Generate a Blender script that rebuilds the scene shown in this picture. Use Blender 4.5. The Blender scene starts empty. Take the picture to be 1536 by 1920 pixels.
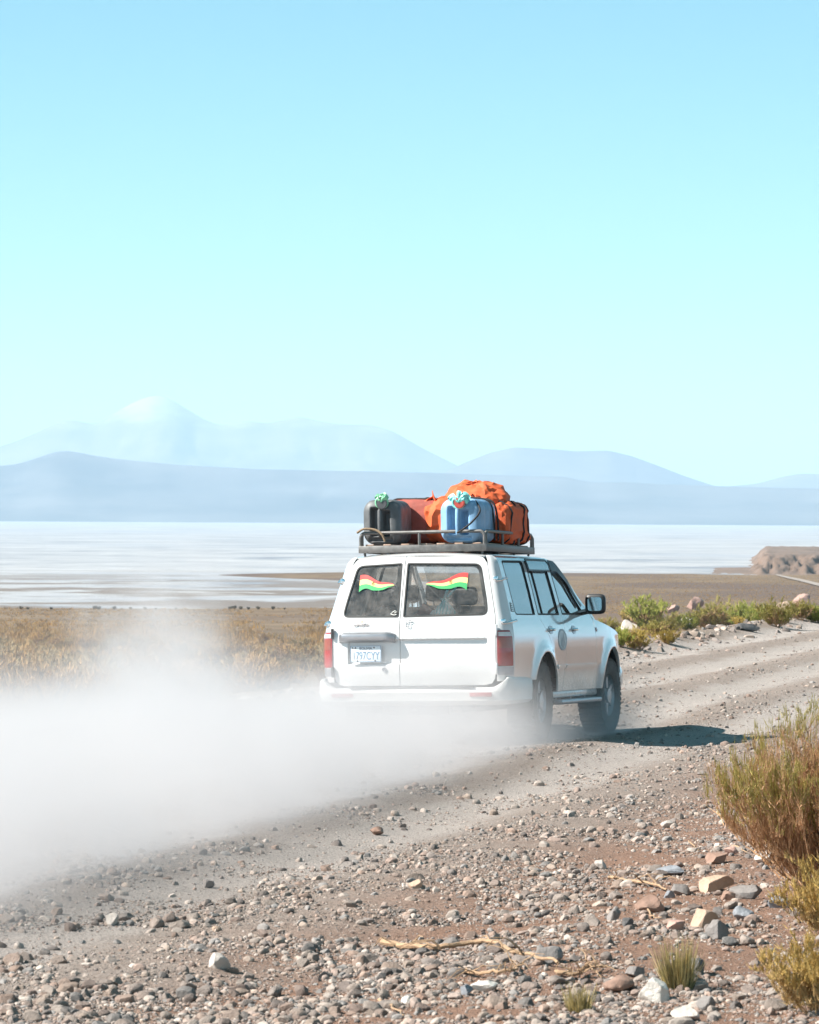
import bpy, bmesh, math, random
import numpy as np
from mathutils import Matrix, Vector
from mathutils.geometry import delaunay_2d_cdt

R = math.radians
rng = np.random.default_rng(7)
random.seed(7)
SC = bpy.context.scene
COL = SC.collection

# ------------------------------------------------------------------ camera
F_PX, IMG_W, IMG_H = 6693.0, 1536.0, 1920.0
CAM_H = 2.20
HORIZON = 971.0
CAM_ROLL = R(0.3)
cam_d = bpy.data.cameras.new('camera')
cam = bpy.data.objects.new('camera', cam_d)
COL.objects.link(cam)
cam_d.sensor_fit = 'VERTICAL'
cam_d.sensor_height = 36.0
cam_d.lens = 36.0 * F_PX / IMG_H
cam_d.clip_start = 0.5
cam_d.clip_end = 200000.0
PITCH = math.atan((HORIZON - IMG_H / 2) / F_PX)
cam.matrix_world = (Matrix.Translation((0, 0, CAM_H)) @ Matrix.Rotation(R(90) + PITCH, 4, 'X')
                    @ Matrix.Rotation(CAM_ROLL, 4, 'Z'))
cam_d.dof.use_dof = True
cam_d.dof.focus_distance = 33.0
cam_d.dof.aperture_fstop = 11.0
SC.camera = cam

# ------------------------------------------------------------------ sky and sun
SUN_EL = R(41)
SUN_AZ = R(-102)          # measured from +Y (view direction) towards +X: the sun stands left, a little behind the camera
world = bpy.data.worlds.new('World')
SC.world = world
world.use_nodes = True
wn, wl = world.node_tree.nodes, world.node_tree.links
wn.clear()
w_out = wn.new('ShaderNodeOutputWorld')
w_bg = wn.new('ShaderNodeBackground')
w_sky = wn.new('ShaderNodeTexSky')
w_sky.sky_type = 'NISHITA'
w_sky.sun_disc = False
w_sky.sun_elevation = SUN_EL
w_sky.sun_rotation = SUN_AZ
w_sky.altitude = 3600
w_sky.air_density = 1.0
w_sky.dust_density = 1.0
w_sky.ozone_density = 1.0
w_mul = wn.new('ShaderNodeMix')
w_mul.data_type = 'RGBA'
w_mul.blend_type = 'MULTIPLY'
w_mul.inputs[0].default_value = 1.0
w_mul.inputs[7].default_value = (0.42, 1.20, 0.85, 1)
w_sep = wn.new('ShaderNodeSeparateColor')
w_com = wn.new('ShaderNodeCombineColor')
w_pow = wn.new('ShaderNodeMath'); w_pow.operation = 'POWER'; w_pow.inputs[1].default_value = 1.25
wl.new(w_sky.outputs[0], w_sep.inputs[0])
wl.new(w_sep.outputs[0], w_pow.inputs[0])
w_pg = wn.new('ShaderNodeMath'); w_pg.operation = 'POWER'; w_pg.inputs[1].default_value = 0.88
wl.new(w_sep.outputs[1], w_pg.inputs[0])
wl.new(w_pow.outputs[0], w_com.inputs[0]); wl.new(w_pg.outputs[0], w_com.inputs[1]); wl.new(w_sep.outputs[2], w_com.inputs[2])
wl.new(w_com.outputs[0], w_mul.inputs[6])
wl.new(w_mul.outputs[2], w_bg.inputs[0])
w_bg.inputs[1].default_value = 0.063
wl.new(w_bg.outputs[0], w_out.inputs[0])

sun_d = bpy.data.lights.new('sun', 'SUN')
sun_d.energy = 5.0
sun_d.angle = R(0.55)
sun_d.color = (1.0, 0.95, 0.88)
sun = bpy.data.objects.new('sun', sun_d)
COL.objects.link(sun)
sdir = Vector((math.sin(SUN_AZ) * math.cos(SUN_EL), math.cos(SUN_AZ) * math.cos(SUN_EL), math.sin(SUN_EL)))
sun.rotation_euler = sdir.to_track_quat('Z', 'Y').to_euler()
sun.location = (-40, -10, 40)

SC.view_settings.view_transform = 'Standard'
SC.view_settings.look = 'None'
SC.view_settings.exposure = 1.35
SC.view_settings.gamma = 1.0
SC.cycles.use_denoising = True
SC.cycles.max_bounces = 8
SC.cycles.volume_bounces = 3
SC.cycles.transparent_max_bounces = 12
SC.cycles.volume_max_steps = 256

# ------------------------------------------------------------------ numeric helpers
def hash2(ix, iy, seed):
    h = (ix.astype(np.int64) * 374761393 + iy.astype(np.int64) * 668265263 + seed * 1442695041) & 0x7fffffff
    h = ((h ^ (h >> 13)) * 1274126177) & 0x7fffffff
    h = (h ^ (h >> 16)) & 0x7fffffff
    return h / float(0x7fffffff)

def vnoise(x, y, seed=0):
    x = np.asarray(x, float); y = np.asarray(y, float)
    ix, iy = np.floor(x), np.floor(y)
    fx, fy = x - ix, y - iy
    fx = fx * fx * (3 - 2 * fx); fy = fy * fy * (3 - 2 * fy)
    a = hash2(ix, iy, seed); b = hash2(ix + 1, iy, seed); c = hash2(ix, iy + 1, seed); d = hash2(ix + 1, iy + 1, seed)
    return (a * (1 - fx) + b * fx) * (1 - fy) + (c * (1 - fx) + d * fx) * fy

def fbm(x, y, seed=0, oct=4, gain=.5):
    s, a, t = 0, 1, 0
    for i in range(oct):
        s = s + a * vnoise(x * 2 ** i + 17.3 * i, y * 2 ** i - 9.1 * i, seed + i); t += a; a *= gain
    return s / t

def noise3(p, seed=0):
    return (vnoise(p[:, 0] + .37 * p[:, 2], p[:, 1] - .61 * p[:, 2], seed) + vnoise(p[:, 1] + 5.1, p[:, 2] * 1.1 + .3 * p[:, 0], seed + 9)
            + vnoise(p[:, 2] + 2.7, p[:, 0] * 1.05 - .4 * p[:, 1], seed + 21)) / 3

def sstep(a, b, x):
    t = np.clip((np.asarray(x, float) - a) / (b - a), 0, 1)
    return t * t * (3 - 2 * t)

def table(zs, vs, sig=.02, lo=None, hi=None):
    lo = zs[0] if lo is None else lo; hi = zs[-1] if hi is None else hi
    g = np.arange(lo - .2, hi + .2, .005)
    zs = np.array(zs, float); vs = np.array(vs, float)
    v = np.interp(g, zs, vs)
    s0 = (vs[1] - vs[0]) / (zs[1] - zs[0]); s1 = (vs[-1] - vs[-2]) / (zs[-1] - zs[-2])
    v = np.where(g < zs[0], vs[0] + s0 * (g - zs[0]), v); v = np.where(g > zs[-1], vs[-1] + s1 * (g - zs[-1]), v)
    k = np.exp(-.5 * (np.arange(-30, 31) * .005 / sig) ** 2); k /= k.sum()
    v = np.convolve(np.pad(v, 30, mode='reflect', reflect_type='odd'), k, 'valid')
    return lambda z: np.interp(z, g, v)

# ------------------------------------------------------------------ materials
MATS = {}
def nodes_of(name):
    m = bpy.data.materials.new(name); m.use_nodes = True
    nt = m.node_tree; nt.nodes.clear()
    o = nt.nodes.new('ShaderNodeOutputMaterial')
    return m, nt, o

def ramp(nt, stops, fac):
    r = nt.nodes.new('ShaderNodeValToRGB')
    e = r.color_ramp.elements
    while len(e) < len(stops): e.new(0.5)
    for i, (p, c) in enumerate(stops):
        e[i].position = p; e[i].color = (*c, 1)
    nt.links.new(fac, r.inputs[0])
    return r.outputs[0]

def texnoise(nt, scale, detail=4, rough=.6, coord=None, dist=0):
    n = nt.nodes.new('ShaderNodeTexNoise')
    n.inputs['Scale'].default_value = scale; n.inputs['Detail'].default_value = detail
    n.inputs['Roughness'].default_value = rough; n.inputs['Distortion'].default_value = dist
    if coord is not None: nt.links.new(coord, n.inputs['Vector'])
    return n.outputs['Fac']

def mixc(nt, fac, a, b, mode='MIX'):
    m = nt.nodes.new('ShaderNodeMix'); m.data_type = 'RGBA'; m.blend_type = mode
    for sock, v in ((m.inputs[0], fac), (m.inputs[6], a), (m.inputs[7], b)):
        if isinstance(v, (int, float)): sock.default_value = v
        elif isinstance(v, tuple): sock.default_value = (*v, 1)
        else: nt.links.new(v, sock)
    return m.outputs[2]

def math_(nt, op, a, b=None, c=None, clamp=False):
    m = nt.nodes.new('ShaderNodeMath'); m.operation = op; m.use_clamp = clamp
    for i, v in enumerate((a, b, c)):
        if v is None: continue
        if isinstance(v, (int, float)): m.inputs[i].default_value = v
        else: nt.links.new(v, m.inputs[i])
    return m.outputs[0]

def mapr(nt, v, a, b, c=0., d=1., mode='SMOOTHSTEP'):
    m = nt.nodes.new('ShaderNodeMapRange'); m.interpolation_type = mode
    for i, x in enumerate((v, a, b, c, d)):
        if isinstance(x, (int, float)): m.inputs[i].default_value = x
        else: nt.links.new(x, m.inputs[i])
    return m.outputs[0]

def coord(nt, kind='Object'):
    return nt.nodes.new('ShaderNodeTexCoord').outputs[kind]

def geopos(nt):
    return nt.nodes.new('ShaderNodeNewGeometry').outputs['Position']

def mat(name, col, rough=.6, metal=0., var=.12, vscale=6., bump=0., bscale=40., spec=.5, coat=0., trans=0.):
    """plain surface with mottled colour, uneven gloss and a fine bump"""
    if name in MATS: return MATS[name]
    m, nt, o = nodes_of(name)
    b = nt.nodes.new('ShaderNodeBsdfPrincipled')
    co = coord(nt)
    n = texnoise(nt, vscale, 5, .65, co)
    dark = tuple(max(0, c * (1 - var)) for c in col); light = tuple(min(1, c * (1 + var)) for c in col)
    nt.links.new(ramp(nt, [(.3, dark), (.7, light)], n), b.inputs['Base Color'])
    nt.links.new(mapr(nt, n, .2, .8, max(.02, rough - .08), min(1, rough + .08)), b.inputs['Roughness'])
    b.inputs['Metallic'].default_value = metal
    b.inputs['Specular IOR Level'].default_value = spec
    b.inputs['Coat Weight'].default_value = coat
    b.inputs['Coat Roughness'].default_value = .05
    if bump:
        bn = nt.nodes.new('ShaderNodeBump'); bn.inputs['Strength'].default_value = bump; bn.inputs['Distance'].default_value = .01
        nt.links.new(texnoise(nt, bscale, 4, .6, co), bn.inputs['Height']); nt.links.new(bn.outputs[0], b.inputs['Normal'])
    nt.links.new(b.outputs[0], o.inputs[0])
    MATS[name] = m
    return m

def attr_mat(name, attr='Col', rough=.9, bump=0., bscale=80., var=.15, vscale=30., transl=0.):
    m, nt, o = nodes_of(name)
    b = nt.nodes.new('ShaderNodeBsdfPrincipled')
    a = nt.nodes.new('ShaderNodeAttribute'); a.attribute_name = attr
    n = texnoise(nt, vscale, 4, .6, geopos(nt))
    c = mixc(nt, 1.0, a.outputs['Color'], ramp(nt, [(.3, (1 - var,) * 3), (.7, (1 + var,) * 3)], n), 'MULTIPLY')
    nt.links.new(c, b.inputs['Base Color'])
    b.inputs['Roughness'].default_value = rough
    b.inputs['Specular IOR Level'].default_value = .25
    if bump:
        bn = nt.nodes.new('ShaderNodeBump'); bn.inputs['Strength'].default_value = bump; bn.inputs['Distance'].default_value = .004
        nt.links.new(texnoise(nt, bscale, 4, .6, geopos(nt)), bn.inputs['Height']); nt.links.new(bn.outputs[0], b.inputs['Normal'])
    sh = b.outputs[0]
    if transl:
        t = nt.nodes.new('ShaderNodeBsdfTranslucent'); nt.links.new(c, t.inputs[0])
        mx = nt.nodes.new('ShaderNodeMixShader'); mx.inputs[0].default_value = transl
        nt.links.new(sh, mx.inputs[1]); nt.links.new(t.outputs[0], mx.inputs[2]); sh = mx.outputs[0]
    nt.links.new(sh, o.inputs[0])
    MATS[name] = m
    return m

# ------------------------------------------------------------------ object helpers
def tag(o, label=None, cat=None, group=None, kind=None):
    for k, v in (('label', label), ('category', cat), ('group', group), ('kind', kind)):
        if v: o[k] = v
    return o

def empty(name, loc=(0, 0, 0), label=None, cat=None, group=None):
    o = bpy.data.objects.new(name, None); COL.objects.link(o); o.location = loc
    o.empty_display_size = .1
    return tag(o, label, cat, group)

def mesh_np(name, V, F, smooth=True, normals=None, col=None):
    """V (n,3), F either (m,3)/(m,4) array or list of index lists"""
    me = bpy.data.meshes.new(name)
    V = np.asarray(V, np.float32)
    if isinstance(F, np.ndarray):
        k = F.shape[1]; flat = F.ravel().astype(np.int32); tot = np.full(len(F), k, np.int32)
    else:
        flat = np.array([i for f in F for i in f], np.int32); tot = np.array([len(f) for f in F], np.int32)
    start = np.concatenate([[0], np.cumsum(tot)[:-1]]).astype(np.int32) if len(tot) else tot
    me.vertices.add(len(V)); me.vertices.foreach_set('co', V.ravel())
    me.loops.add(len(flat)); me.loops.foreach_set('vertex_index', flat)
    me.polygons.add(len(tot)); me.polygons.foreach_set('loop_start', start); me.polygons.foreach_set('loop_total', tot)
    me.polygons.foreach_set('use_smooth', np.full(len(tot), smooth))
    me.update(calc_edges=True)
    if col is not None:
        a = me.attributes.new('Col', 'FLOAT_COLOR', 'POINT')
        c = np.ones((len(V), 4), np.float32); c[:, :3] = col
        a.data.foreach_set('color', c.ravel())
    if normals is not None:
        me.normals_split_custom_set_from_vertices(np.asarray(normals, np.float32))
    return me

def obj(name, me, m=None, parent=None, loc=None, rot=None):
    o = bpy.data.objects.new(name, me); COL.objects.link(o)
    if m is not None and len(me.materials) == 0: me.materials.append(m)
    if parent: o.parent = parent
    if loc is not None: o.location = loc
    if rot is not None: o.rotation_euler = rot
    return o

class MB:
    """collects simple shapes into one mesh"""
    def __init__(s): s.v = []; s.f = []; s.n = 0
    def add(s, V, F):
        V = np.asarray(V, float).reshape(-1, 3)
        s.v.append(V); s.f += [[i + s.n for i in f] for f in F]; s.n += len(V); return s
    def box(s, x0, x1, y0, y1, z0, z1, M=None):
        V = np.array([(x, y, z) for x in (x0, x1) for y in (y0, y1) for z in (z0, z1)], float)
        if M is not None: V = np.array([tuple(M @ Vector(p)) for p in V])
        return s.add(V, [(0, 1, 3, 2), (4, 6, 7, 5), (0, 4, 5, 1), (2, 3, 7, 6), (0, 2, 6, 4), (1, 5, 7, 3)])
    def bbox(s, x0, x1, y0, y1, z0, z1, b=.01):
        """box with chamfered edges"""
        c = np.array([(x0 + x1) / 2, (y0 + y1) / 2, (z0 + z1) / 2]); h = np.array([x1 - x0, y1 - y0, z1 - z0]) / 2
        bm = bmesh.new(); bmesh.ops.create_cube(bm, size=2)
        for v in bm.verts: v.co = Vector((v.co.x * h[0], v.co.y * h[1], v.co.z * h[2]))
        bmesh.ops.bevel(bm, geom=bm.edges[:], offset=min(b, h.min() * .9), segments=2, profile=.5, affect='EDGES')
        bm.verts.index_update()
        s.add([tuple(np.array(v.co) + c) for v in bm.verts], [[v.index for v in f.verts] for f in bm.faces]); bm.free(); return s
    def tube(s, pts, r, n=8, cap=True, r1=None):
        pts = np.asarray(pts, float); m = len(pts)
        rad = np.full(m, r, float) if np.isscalar(r) else np.asarray(r, float)
        if r1 is not None: rad = np.linspace(r, r1, m)
        T = np.gradient(pts, axis=0); T /= np.linalg.norm(T, axis=1)[:, None] + 1e-12
        up = np.array([0, 0, 1.]) if abs(T[0][2]) < .9 else np.array([1., 0, 0])
        V = []
        for p, t, q in zip(pts, T, rad):
            a = np.cross(t, up); a /= np.linalg.norm(a) + 1e-12; b = np.cross(a, t); up = b
            for k in range(n):
                w = 2 * math.pi * k / n; V.append(p + q * (math.cos(w) * a + math.sin(w) * b))
        F = [(i * n + k, i * n + (k + 1) % n, (i + 1) * n + (k + 1) % n, (i + 1) * n + k) for i in range(m - 1) for k in range(n)]
        if cap: F += [tuple(range(n - 1, -1, -1)), tuple(range((m - 1) * n, m * n))]
        return s.add(V, F)
    def lathe(s, prof, n=32, axis='x', c=(0, 0, 0), close=False):
        """prof: list of (axial, radius)"""
        V = []
        for a, r in prof:
            for k in range(n):
                w = 2 * math.pi * k / n; p = (a, r * math.cos(w), r * math.sin(w))
                if axis == 'y': p = (p[1], p[0], p[2])
                if axis == 'z': p = (p[1], p[2], p[0])
                V.append((p[0] + c[0], p[1] + c[1], p[2] + c[2]))
        m = len(prof)
        F = [(i * n + k, i * n + (k + 1) % n, (i + 1) * n + (k + 1) % n, (i + 1) * n + k) for i in range(m - 1) for k in range(n)]
        if close: F += [tuple(range(n)), tuple(range((m - 1) * n, m * n))]
        return s.add(V, F)
    def mesh(s, name, smooth=False):
        me = mesh_np(name, np.concatenate(s.v), s.f, smooth)
        bm = bmesh.new(); bm.from_mesh(me); bmesh.ops.recalc_face_normals(bm, faces=bm.faces[:]); bm.to_mesh(me); bm.free()
        if smooth:
            try: me.set_sharp_from_angle(angle=R(38))
            except Exception: pass
        return me
    def build(s, name, m, parent=None, smooth=True): return obj(name, s.mesh(name, smooth), m, parent)

def arc_pts(c, r, a0, a1, n=12):
    return [(c[0] + r * math.cos(a0 + (a1 - a0) * i / n), c[1] + r * math.sin(a0 + (a1 - a0) * i / n)) for i in range(n + 1)]

def fillet(poly, r, n=5):
    """round the corners of a closed 2-D polygon; r a number or one per corner"""
    out = []; m = len(poly)
    for i in range(m):
        p = np.array(poly[i], float); a = np.array(poly[i - 1], float); b = np.array(poly[(i + 1) % m], float)
        ri = r if np.isscalar(r) else r[i]
        if ri <= 0: out.append(tuple(p)); continue
        da, db = a - p, b - p; la, lb = np.linalg.norm(da), np.linalg.norm(db); k = min(ri, la * .48, lb * .48)
        A, B = p + da / la * k, p + db / lb * k
        for t in np.linspace(0, 1, n + 1):
            out.append(tuple((1 - t) ** 2 * A + 2 * t * (1 - t) * p + t * t * B))
    return out

def resample(poly, step):
    out = []; m = len(poly)
    for i in range(m):
        a = np.array(poly[i], float); b = np.array(poly[(i + 1) % m], float); L = np.linalg.norm(b - a)
        if L < 1e-6: continue
        k = max(1, int(math.ceil(L / step)))
        out += [tuple(a + (b - a) * j / k) for j in range(k)]
    return out

def inpoly(P, poly):
    x, y = P[:, 0], P[:, 1]; q = np.array(poly); r = np.zeros(len(P), bool)
    x0, y0 = q[:, 0], q[:, 1]; x1, y1 = np.roll(x0, -1), np.roll(y0, -1)
    for a, b, c, d in zip(x0, y0, x1, y1):
        if b == d: continue
        k = ((b > y) != (d > y)) & (x < (c - a) * (y - b) / (d - b) + a); r ^= k
    return r

def edge_dist(P, poly):
    q = np.array(resample(poly, .015)); 
    d = np.full(len(P), 9.)
    for i in range(0, len(q), 64):
        d = np.minimum(d, np.sqrt(((P[:, None, :] - q[None, i:i + 64]) ** 2).sum(2)).min(1))
    return d

def chart_eval(chart, ab, side):
    a, b = ab[:, 0], ab[:, 1]; e = 2e-3
    P = chart(a, b); n = np.cross(chart(a + e, b) - chart(a - e, b), chart(a, b + e) - chart(a, b - e)) * side
    return P, n / (np.linalg.norm(n, axis=1)[:, None] + 1e-12)

def panel_mesh(name, outline, chart, side=1, holes=(), step=.05, flange=.018, off=0., mirror=False, bstep=None, extra=None):
    """a sheet cut to an outline in a 2-D chart, laid on the curved surface, its edges folded inwards"""
    bstep = bstep or step * .6
    loops = [resample(outline, bstep)] + [resample(h, bstep) for h in holes]
    pts = [p for l in loops for p in l]; edges = []; k = 0
    for l in loops:
        edges += [(k + i, k + (i + 1) % len(l)) for i in range(len(l))]; k += len(l)
    o = np.array(outline); g = np.mgrid[o[:, 0].min():o[:, 0].max():step, o[:, 1].min():o[:, 1].max():step].reshape(2, -1).T
    ok = inpoly(g, outline)
    for h in holes: ok &= ~inpoly(g, h)
    g = g[ok]
    if len(g):
        d = edge_dist(g, outline)
        for h in holes: d = np.minimum(d, edge_dist(g, h))
        g = g[d > step * .4]
    pts += [tuple(p) for p in g]
    if extra is not None:
        e_ = np.array(extra); k_ = inpoly(e_, outline)
        for h in holes: k_ &= ~inpoly(e_, h)
        pts += [tuple(p) for p in e_[k_]]
    vs, es, fs, ov, oe, of = delaunay_2d_cdt([Vector(p) for p in pts], edges, [], 0, 1e-5)
    ab = np.array([tuple(v) for v in vs]); F = np.array([list(f) for f in fs])
    c = ab[F].mean(1); keep = inpoly(c, outline)
    for h in holes: keep &= ~inpoly(c, h)
    F = F[keep]
    P, N = chart_eval(chart, ab, side); P = P + N * off
    fn = np.cross(P[F[:, 1]] - P[F[:, 0]], P[F[:, 2]] - P[F[:, 0]])
    flip = (fn * N[F[:, 0]]).sum(1) < 0
    F[flip] = F[flip][:, ::-1]
    V, NN, FF = [P], [N], [list(f) for f in F]
    if flange:
        cnt = {}
        for f in F:
            for i in range(3): cnt[(f[i], f[(i + 1) % 3])] = 1
        be = [(a, b) for (a, b) in cnt if (b, a) not in cnt]
        n0 = len(P); va, na = [], []
        for (a, b) in be:
            t = P[b] - P[a]; t /= np.linalg.norm(t) + 1e-12
            nb = np.cross(t, N[a]); ed = nb * .75 + N[a] * .25
            va += [P[a], P[b], P[b] - N[b] * flange, P[a] - N[a] * flange]; na += [ed, ed, nb, nb]
            FF.append([n0 + 1, n0, n0 + 3, n0 + 2]); n0 += 4
        V.append(np.array(va)); NN.append(np.array(na))
    V = np.concatenate(V); NN = np.concatenate(NN)
    if mirror:
        V = V * [-1, 1, 1]; NN = NN * [-1, 1, 1]; FF = [f[::-1] for f in FF]
    return mesh_np(name, V, FF, True, NN)

def panel(name, outline, chart, m, parent, **k):
    return obj(name, panel_mesh(name, outline, chart, **k), m, parent)

def text_mesh(name, s, size, extr=.001, align='CENTER', bold=0.):
    c = bpy.data.curves.new(name, 'FONT'); c.body = s; c.size = size; c.extrude = extr; c.offset = bold
    c.align_x = align; c.align_y = 'CENTER'
    o = bpy.data.objects.new(name, c); COL.objects.link(o)
    dg = bpy.context.evaluated_depsgraph_get(); dg.update()
    me = bpy.data.meshes.new_from_object(o.evaluated_get(dg)); bpy.data.objects.remove(o); me.name = name
    me.materials.clear()
    return me

# ------------------------------------------------------------------ lie of the land
ROAD_YAW = R(15.5)
RC, RS = math.cos(ROAD_YAW), math.sin(ROAD_YAW)
CAR = np.array([0.3794, 35.208]); CAR_YAW, CAR_PITCH, CAR_ROLL = R(16.78), R(-1.53), R(-1.53)
CAR_M = (Matrix.Translation((CAR[0], CAR[1], 0)) @ Matrix.Rotation(-CAR_YAW, 4, 'Z')
         @ Matrix.Rotation(CAR_PITCH, 4, 'X') @ Matrix.Rotation(CAR_ROLL, 4, 'Y'))
_up = CAR_M.to_3x3() @ Vector((0, 0, 1))

def road_v(X, Y):      # metres across the road, 0 at its near edge, 6 at its far edge
    return -((X - 3.1) * RC - (Y - 33.0) * RS)
def road_u(X, Y):
    return X * RS + Y * RC

SALT_Z = -16.0
def land_edge(X, Y):
    """how far (m) a point of the plain lies inside dry land; negative on the salt"""
    az = X / np.maximum(Y, 1) * F_PX + 768.0
    D = np.maximum(Y, 1)
    n = (fbm(X / 60, Y / 60, 31, 4) - .5) * 90 + (fbm(X / 9, Y / 30, 35, 3) - .5) * 26
    right = sstep(700, 1010, az)
    shore = 718 + right * 470
    a = shore - D + n * (.55 + .2 * right)
    # the spit that runs out to the left across the salt
    tip = (az - 405) / 260.0
    half = 84 * np.clip(tip, 0, 1) ** .7
    b = np.where(tip > 0, half - np.abs(D - 1118 + 10 * tip) + n * .10, -80)
    return np.maximum(a, b)

def ground_h(X, Y, fine=True):
    X = np.asarray(X, float); Y = np.asarray(Y, float)
    D = np.maximum(Y, 1); rr = np.hypot(X, Y)
    v = road_v(X, Y); u = road_u(X, Y)
    prof = np.interp(D, [0, 42, 60, 100, 200, 400, 690, 740, 1300], [0, 0, -.75, -2.0, -4.8, -10, -15.5, -15.75, -15.8])
    drop = prof * sstep(6.6, 10.5, v)
    fade = sstep(420, 690, D)
    le = land_edge(X, Y)
    plain = np.clip(le / 28.0, -1, 1) * .28 + SALT_Z - .02
    z = np.where(D > 420, drop * (1 - fade) + np.minimum(drop, plain + 0.2 * (1 - sstep(0, 60, 720 - D))) * fade, drop)
    z = np.where(D > 690, plain, z)
    z = np.where(D > 1500, SALT_Z - .45, z)
    # behind and beside the camera the road shoulder stays level
    far_side = 1 - sstep(60, 160, rr)
    near = np.clip(far_side, 0, 1)
    # road shape: ruts, windrows, the far berm, the rough bank on the near side
    rut = lambda c, w: np.exp(-((v - c) / w) ** 2)
    wob = (fbm(u / 3.0, v / 3.0, 3, 3) - .5)
    s = .04 * rut(-.1 + wob, .45) - .035 * rut(1.0 + .5 * wob, .45) + .022 * rut(1.75 + .6 * wob, .25) - .03 * rut(2.5, .35) + .035 * rut(3.3 + .5 * wob, .3) - .03 * rut(4.1, .35) + .03 * rut(5.0 + .5 * wob, .3)
    s = s + .16 * rut(6.5 + .4 * wob, .55) + .10 * sstep(-.6, -2.2, v)
    s = s + (fbm(X / 1.3, Y / 1.3, 5, 4) - .5) * .09 * (.35 + .65 * sstep(.6, -.8, v) + .6 * sstep(5.8, 6.5, v))
    if fine:
        s = s + (fbm(X / .16, Y / .16, 8, 3) - .5) * .022 * (.5 + sstep(.5, -.6, v))
    hum = (fbm(X / 9, Y / 9, 12, 4) - .5) * 1.1 * sstep(7.5, 14, v) * (1 - sstep(300, 600, D))
    z = z + s * near + hum
    # stand the ground on the car's own tilt around the car
    cx, cy = X - CAR[0], Y - CAR[1]
    loc = cx * math.sin(CAR_YAW) + cy * math.cos(CAR_YAW); lat = cx * math.cos(CAR_YAW) - cy * math.sin(CAR_YAW)
    w = np.exp(-(((loc - 1.6) / 4.5) ** 4 + (lat / 2.6) ** 4))
    z = z + w * (-(cx * _up.x + cy * _up.y) / _up.z)
    return z

def pix_ray(px, py):
    dx, dy = px - 768.0, py - HORIZON
    c, s = math.cos(CAM_ROLL), math.sin(CAM_ROLL)
    return (dx * c + dy * s) / F_PX, (-dx * s + dy * c) / F_PX     # lateral and downward slope per metre of depth
def pix_ground(px, py, z0=0.0):
    a, b = pix_ray(px, py)
    z = z0
    for _ in range(8):
        D = (CAM_H - z) / b
        z = float(ground_h(np.array([a * D]), np.array([D]), False)[0])
    D = (CAM_H - z) / b
    return a * D, D, z
def gz(x, y): return float(ground_h(np.array([x]), np.array([y]))[0])

# ------------------------------------------------------------------ ground material
def ground_material():
    m, nt, o = nodes_of('ground_dirt')
    b = nt.nodes.new('ShaderNodeBsdfPrincipled'); b.inputs['Roughness'].default_value = .95; b.inputs['Specular IOR Level'].default_value = .15
    p = geopos(nt); sx = nt.nodes.new('ShaderNodeSeparateXYZ'); nt.links.new(p, sx.inputs[0])
    X, Y, Z = sx.outputs
    v = math_(nt, 'MULTIPLY', math_(nt, 'SUBTRACT', math_(nt, 'MULTIPLY', math_(nt, 'SUBTRACT', X, 3.1), RC), math_(nt, 'MULTIPLY', math_(nt, 'SUBTRACT', Y, 33.0), RS)), -1.0)
    n1 = texnoise(nt, .55, 5, .62, p); n2 = texnoise(nt, 9, 6, .7, p); n3 = texnoise(nt, 60, 4, .7, p)
    vn = math_(nt, 'ADD', v, math_(nt, 'MULTIPLY', math_(nt, 'SUBTRACT', n1, .5), 2.2))
    road = mixc(nt, n1, (.32, .262, .23), (.46, .395, .355))
    wv_ = math_(nt, 'ADD', v, math_(nt, 'MULTIPLY', math_(nt, 'SUBTRACT', n1, .5), .9))
    trk = 0.0
    for c0 in (1.0, 2.5, 4.1, 5.6):
        t_ = mapr(nt, math_(nt, 'ABSOLUTE', math_(nt, 'SUBTRACT', wv_, c0)), .62, .18)
        trk = t_ if c0 == 1.0 else math_(nt, 'MAXIMUM', trk, t_)
    road = mixc(nt, trk, mixc(nt, n2, (.25, .20, .172), (.38, .315, .275)), mixc(nt, n1, (.37, .32, .29), (.50, .44, .405)))
    bank = mixc(nt, n2, (.20, .112, .075), (.37, .235, .175))
    plain = ramp(nt, [(.3, (.10, .068, .042)), (.5, (.16, .11, .068)), (.72, (.24, .175, .115))], texnoise(nt, .09, 8, .72, p))
    c = mixc(nt, mapr(nt, vn, -1.2, .4), bank, road)
    c = mixc(nt, mapr(nt, vn, 5.9, 7.4), c, mixc(nt, n2, (.25, .175, .125), (.36, .27, .20)))
    c = mixc(nt, mapr(nt, v, 7.5, 16.), c, plain)
    # bare reddish mud flats along the shore
    c = mixc(nt, math_(nt, 'MULTIPLY', mapr(nt, Y, 500, 760), mapr(nt, texnoise(nt, .012, 4, .5, p), .42, .6)), c, (.115, .08, .062))
    grit = ramp(nt, [(.32, (.50, .48, .46)), (.5, (1, 1, 1)), (.68, (1.35, 1.34, 1.33))], n3)
    c = mixc(nt, mapr(nt, Y, 120, 60), c, mixc(nt, 1.0, c, grit, 'MULTIPLY'))
    nt.links.new(c, b.inputs['Base Color'])
    bn = nt.nodes.new('ShaderNodeBump'); bn.inputs['Strength'].default_value = 1.0; bn.inputs['Distance'].default_value = .035
    h = math_(nt, 'ADD', n3, math_(nt, 'MULTIPLY', n2, .8))
    nt.links.new(h, bn.inputs['Height']); nt.links.new(bn.outputs[0], b.inputs['Normal'])
    nt.links.new(b.outputs[0], o.inputs[0])
    return m
M_GROUND = ground_material()

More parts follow.
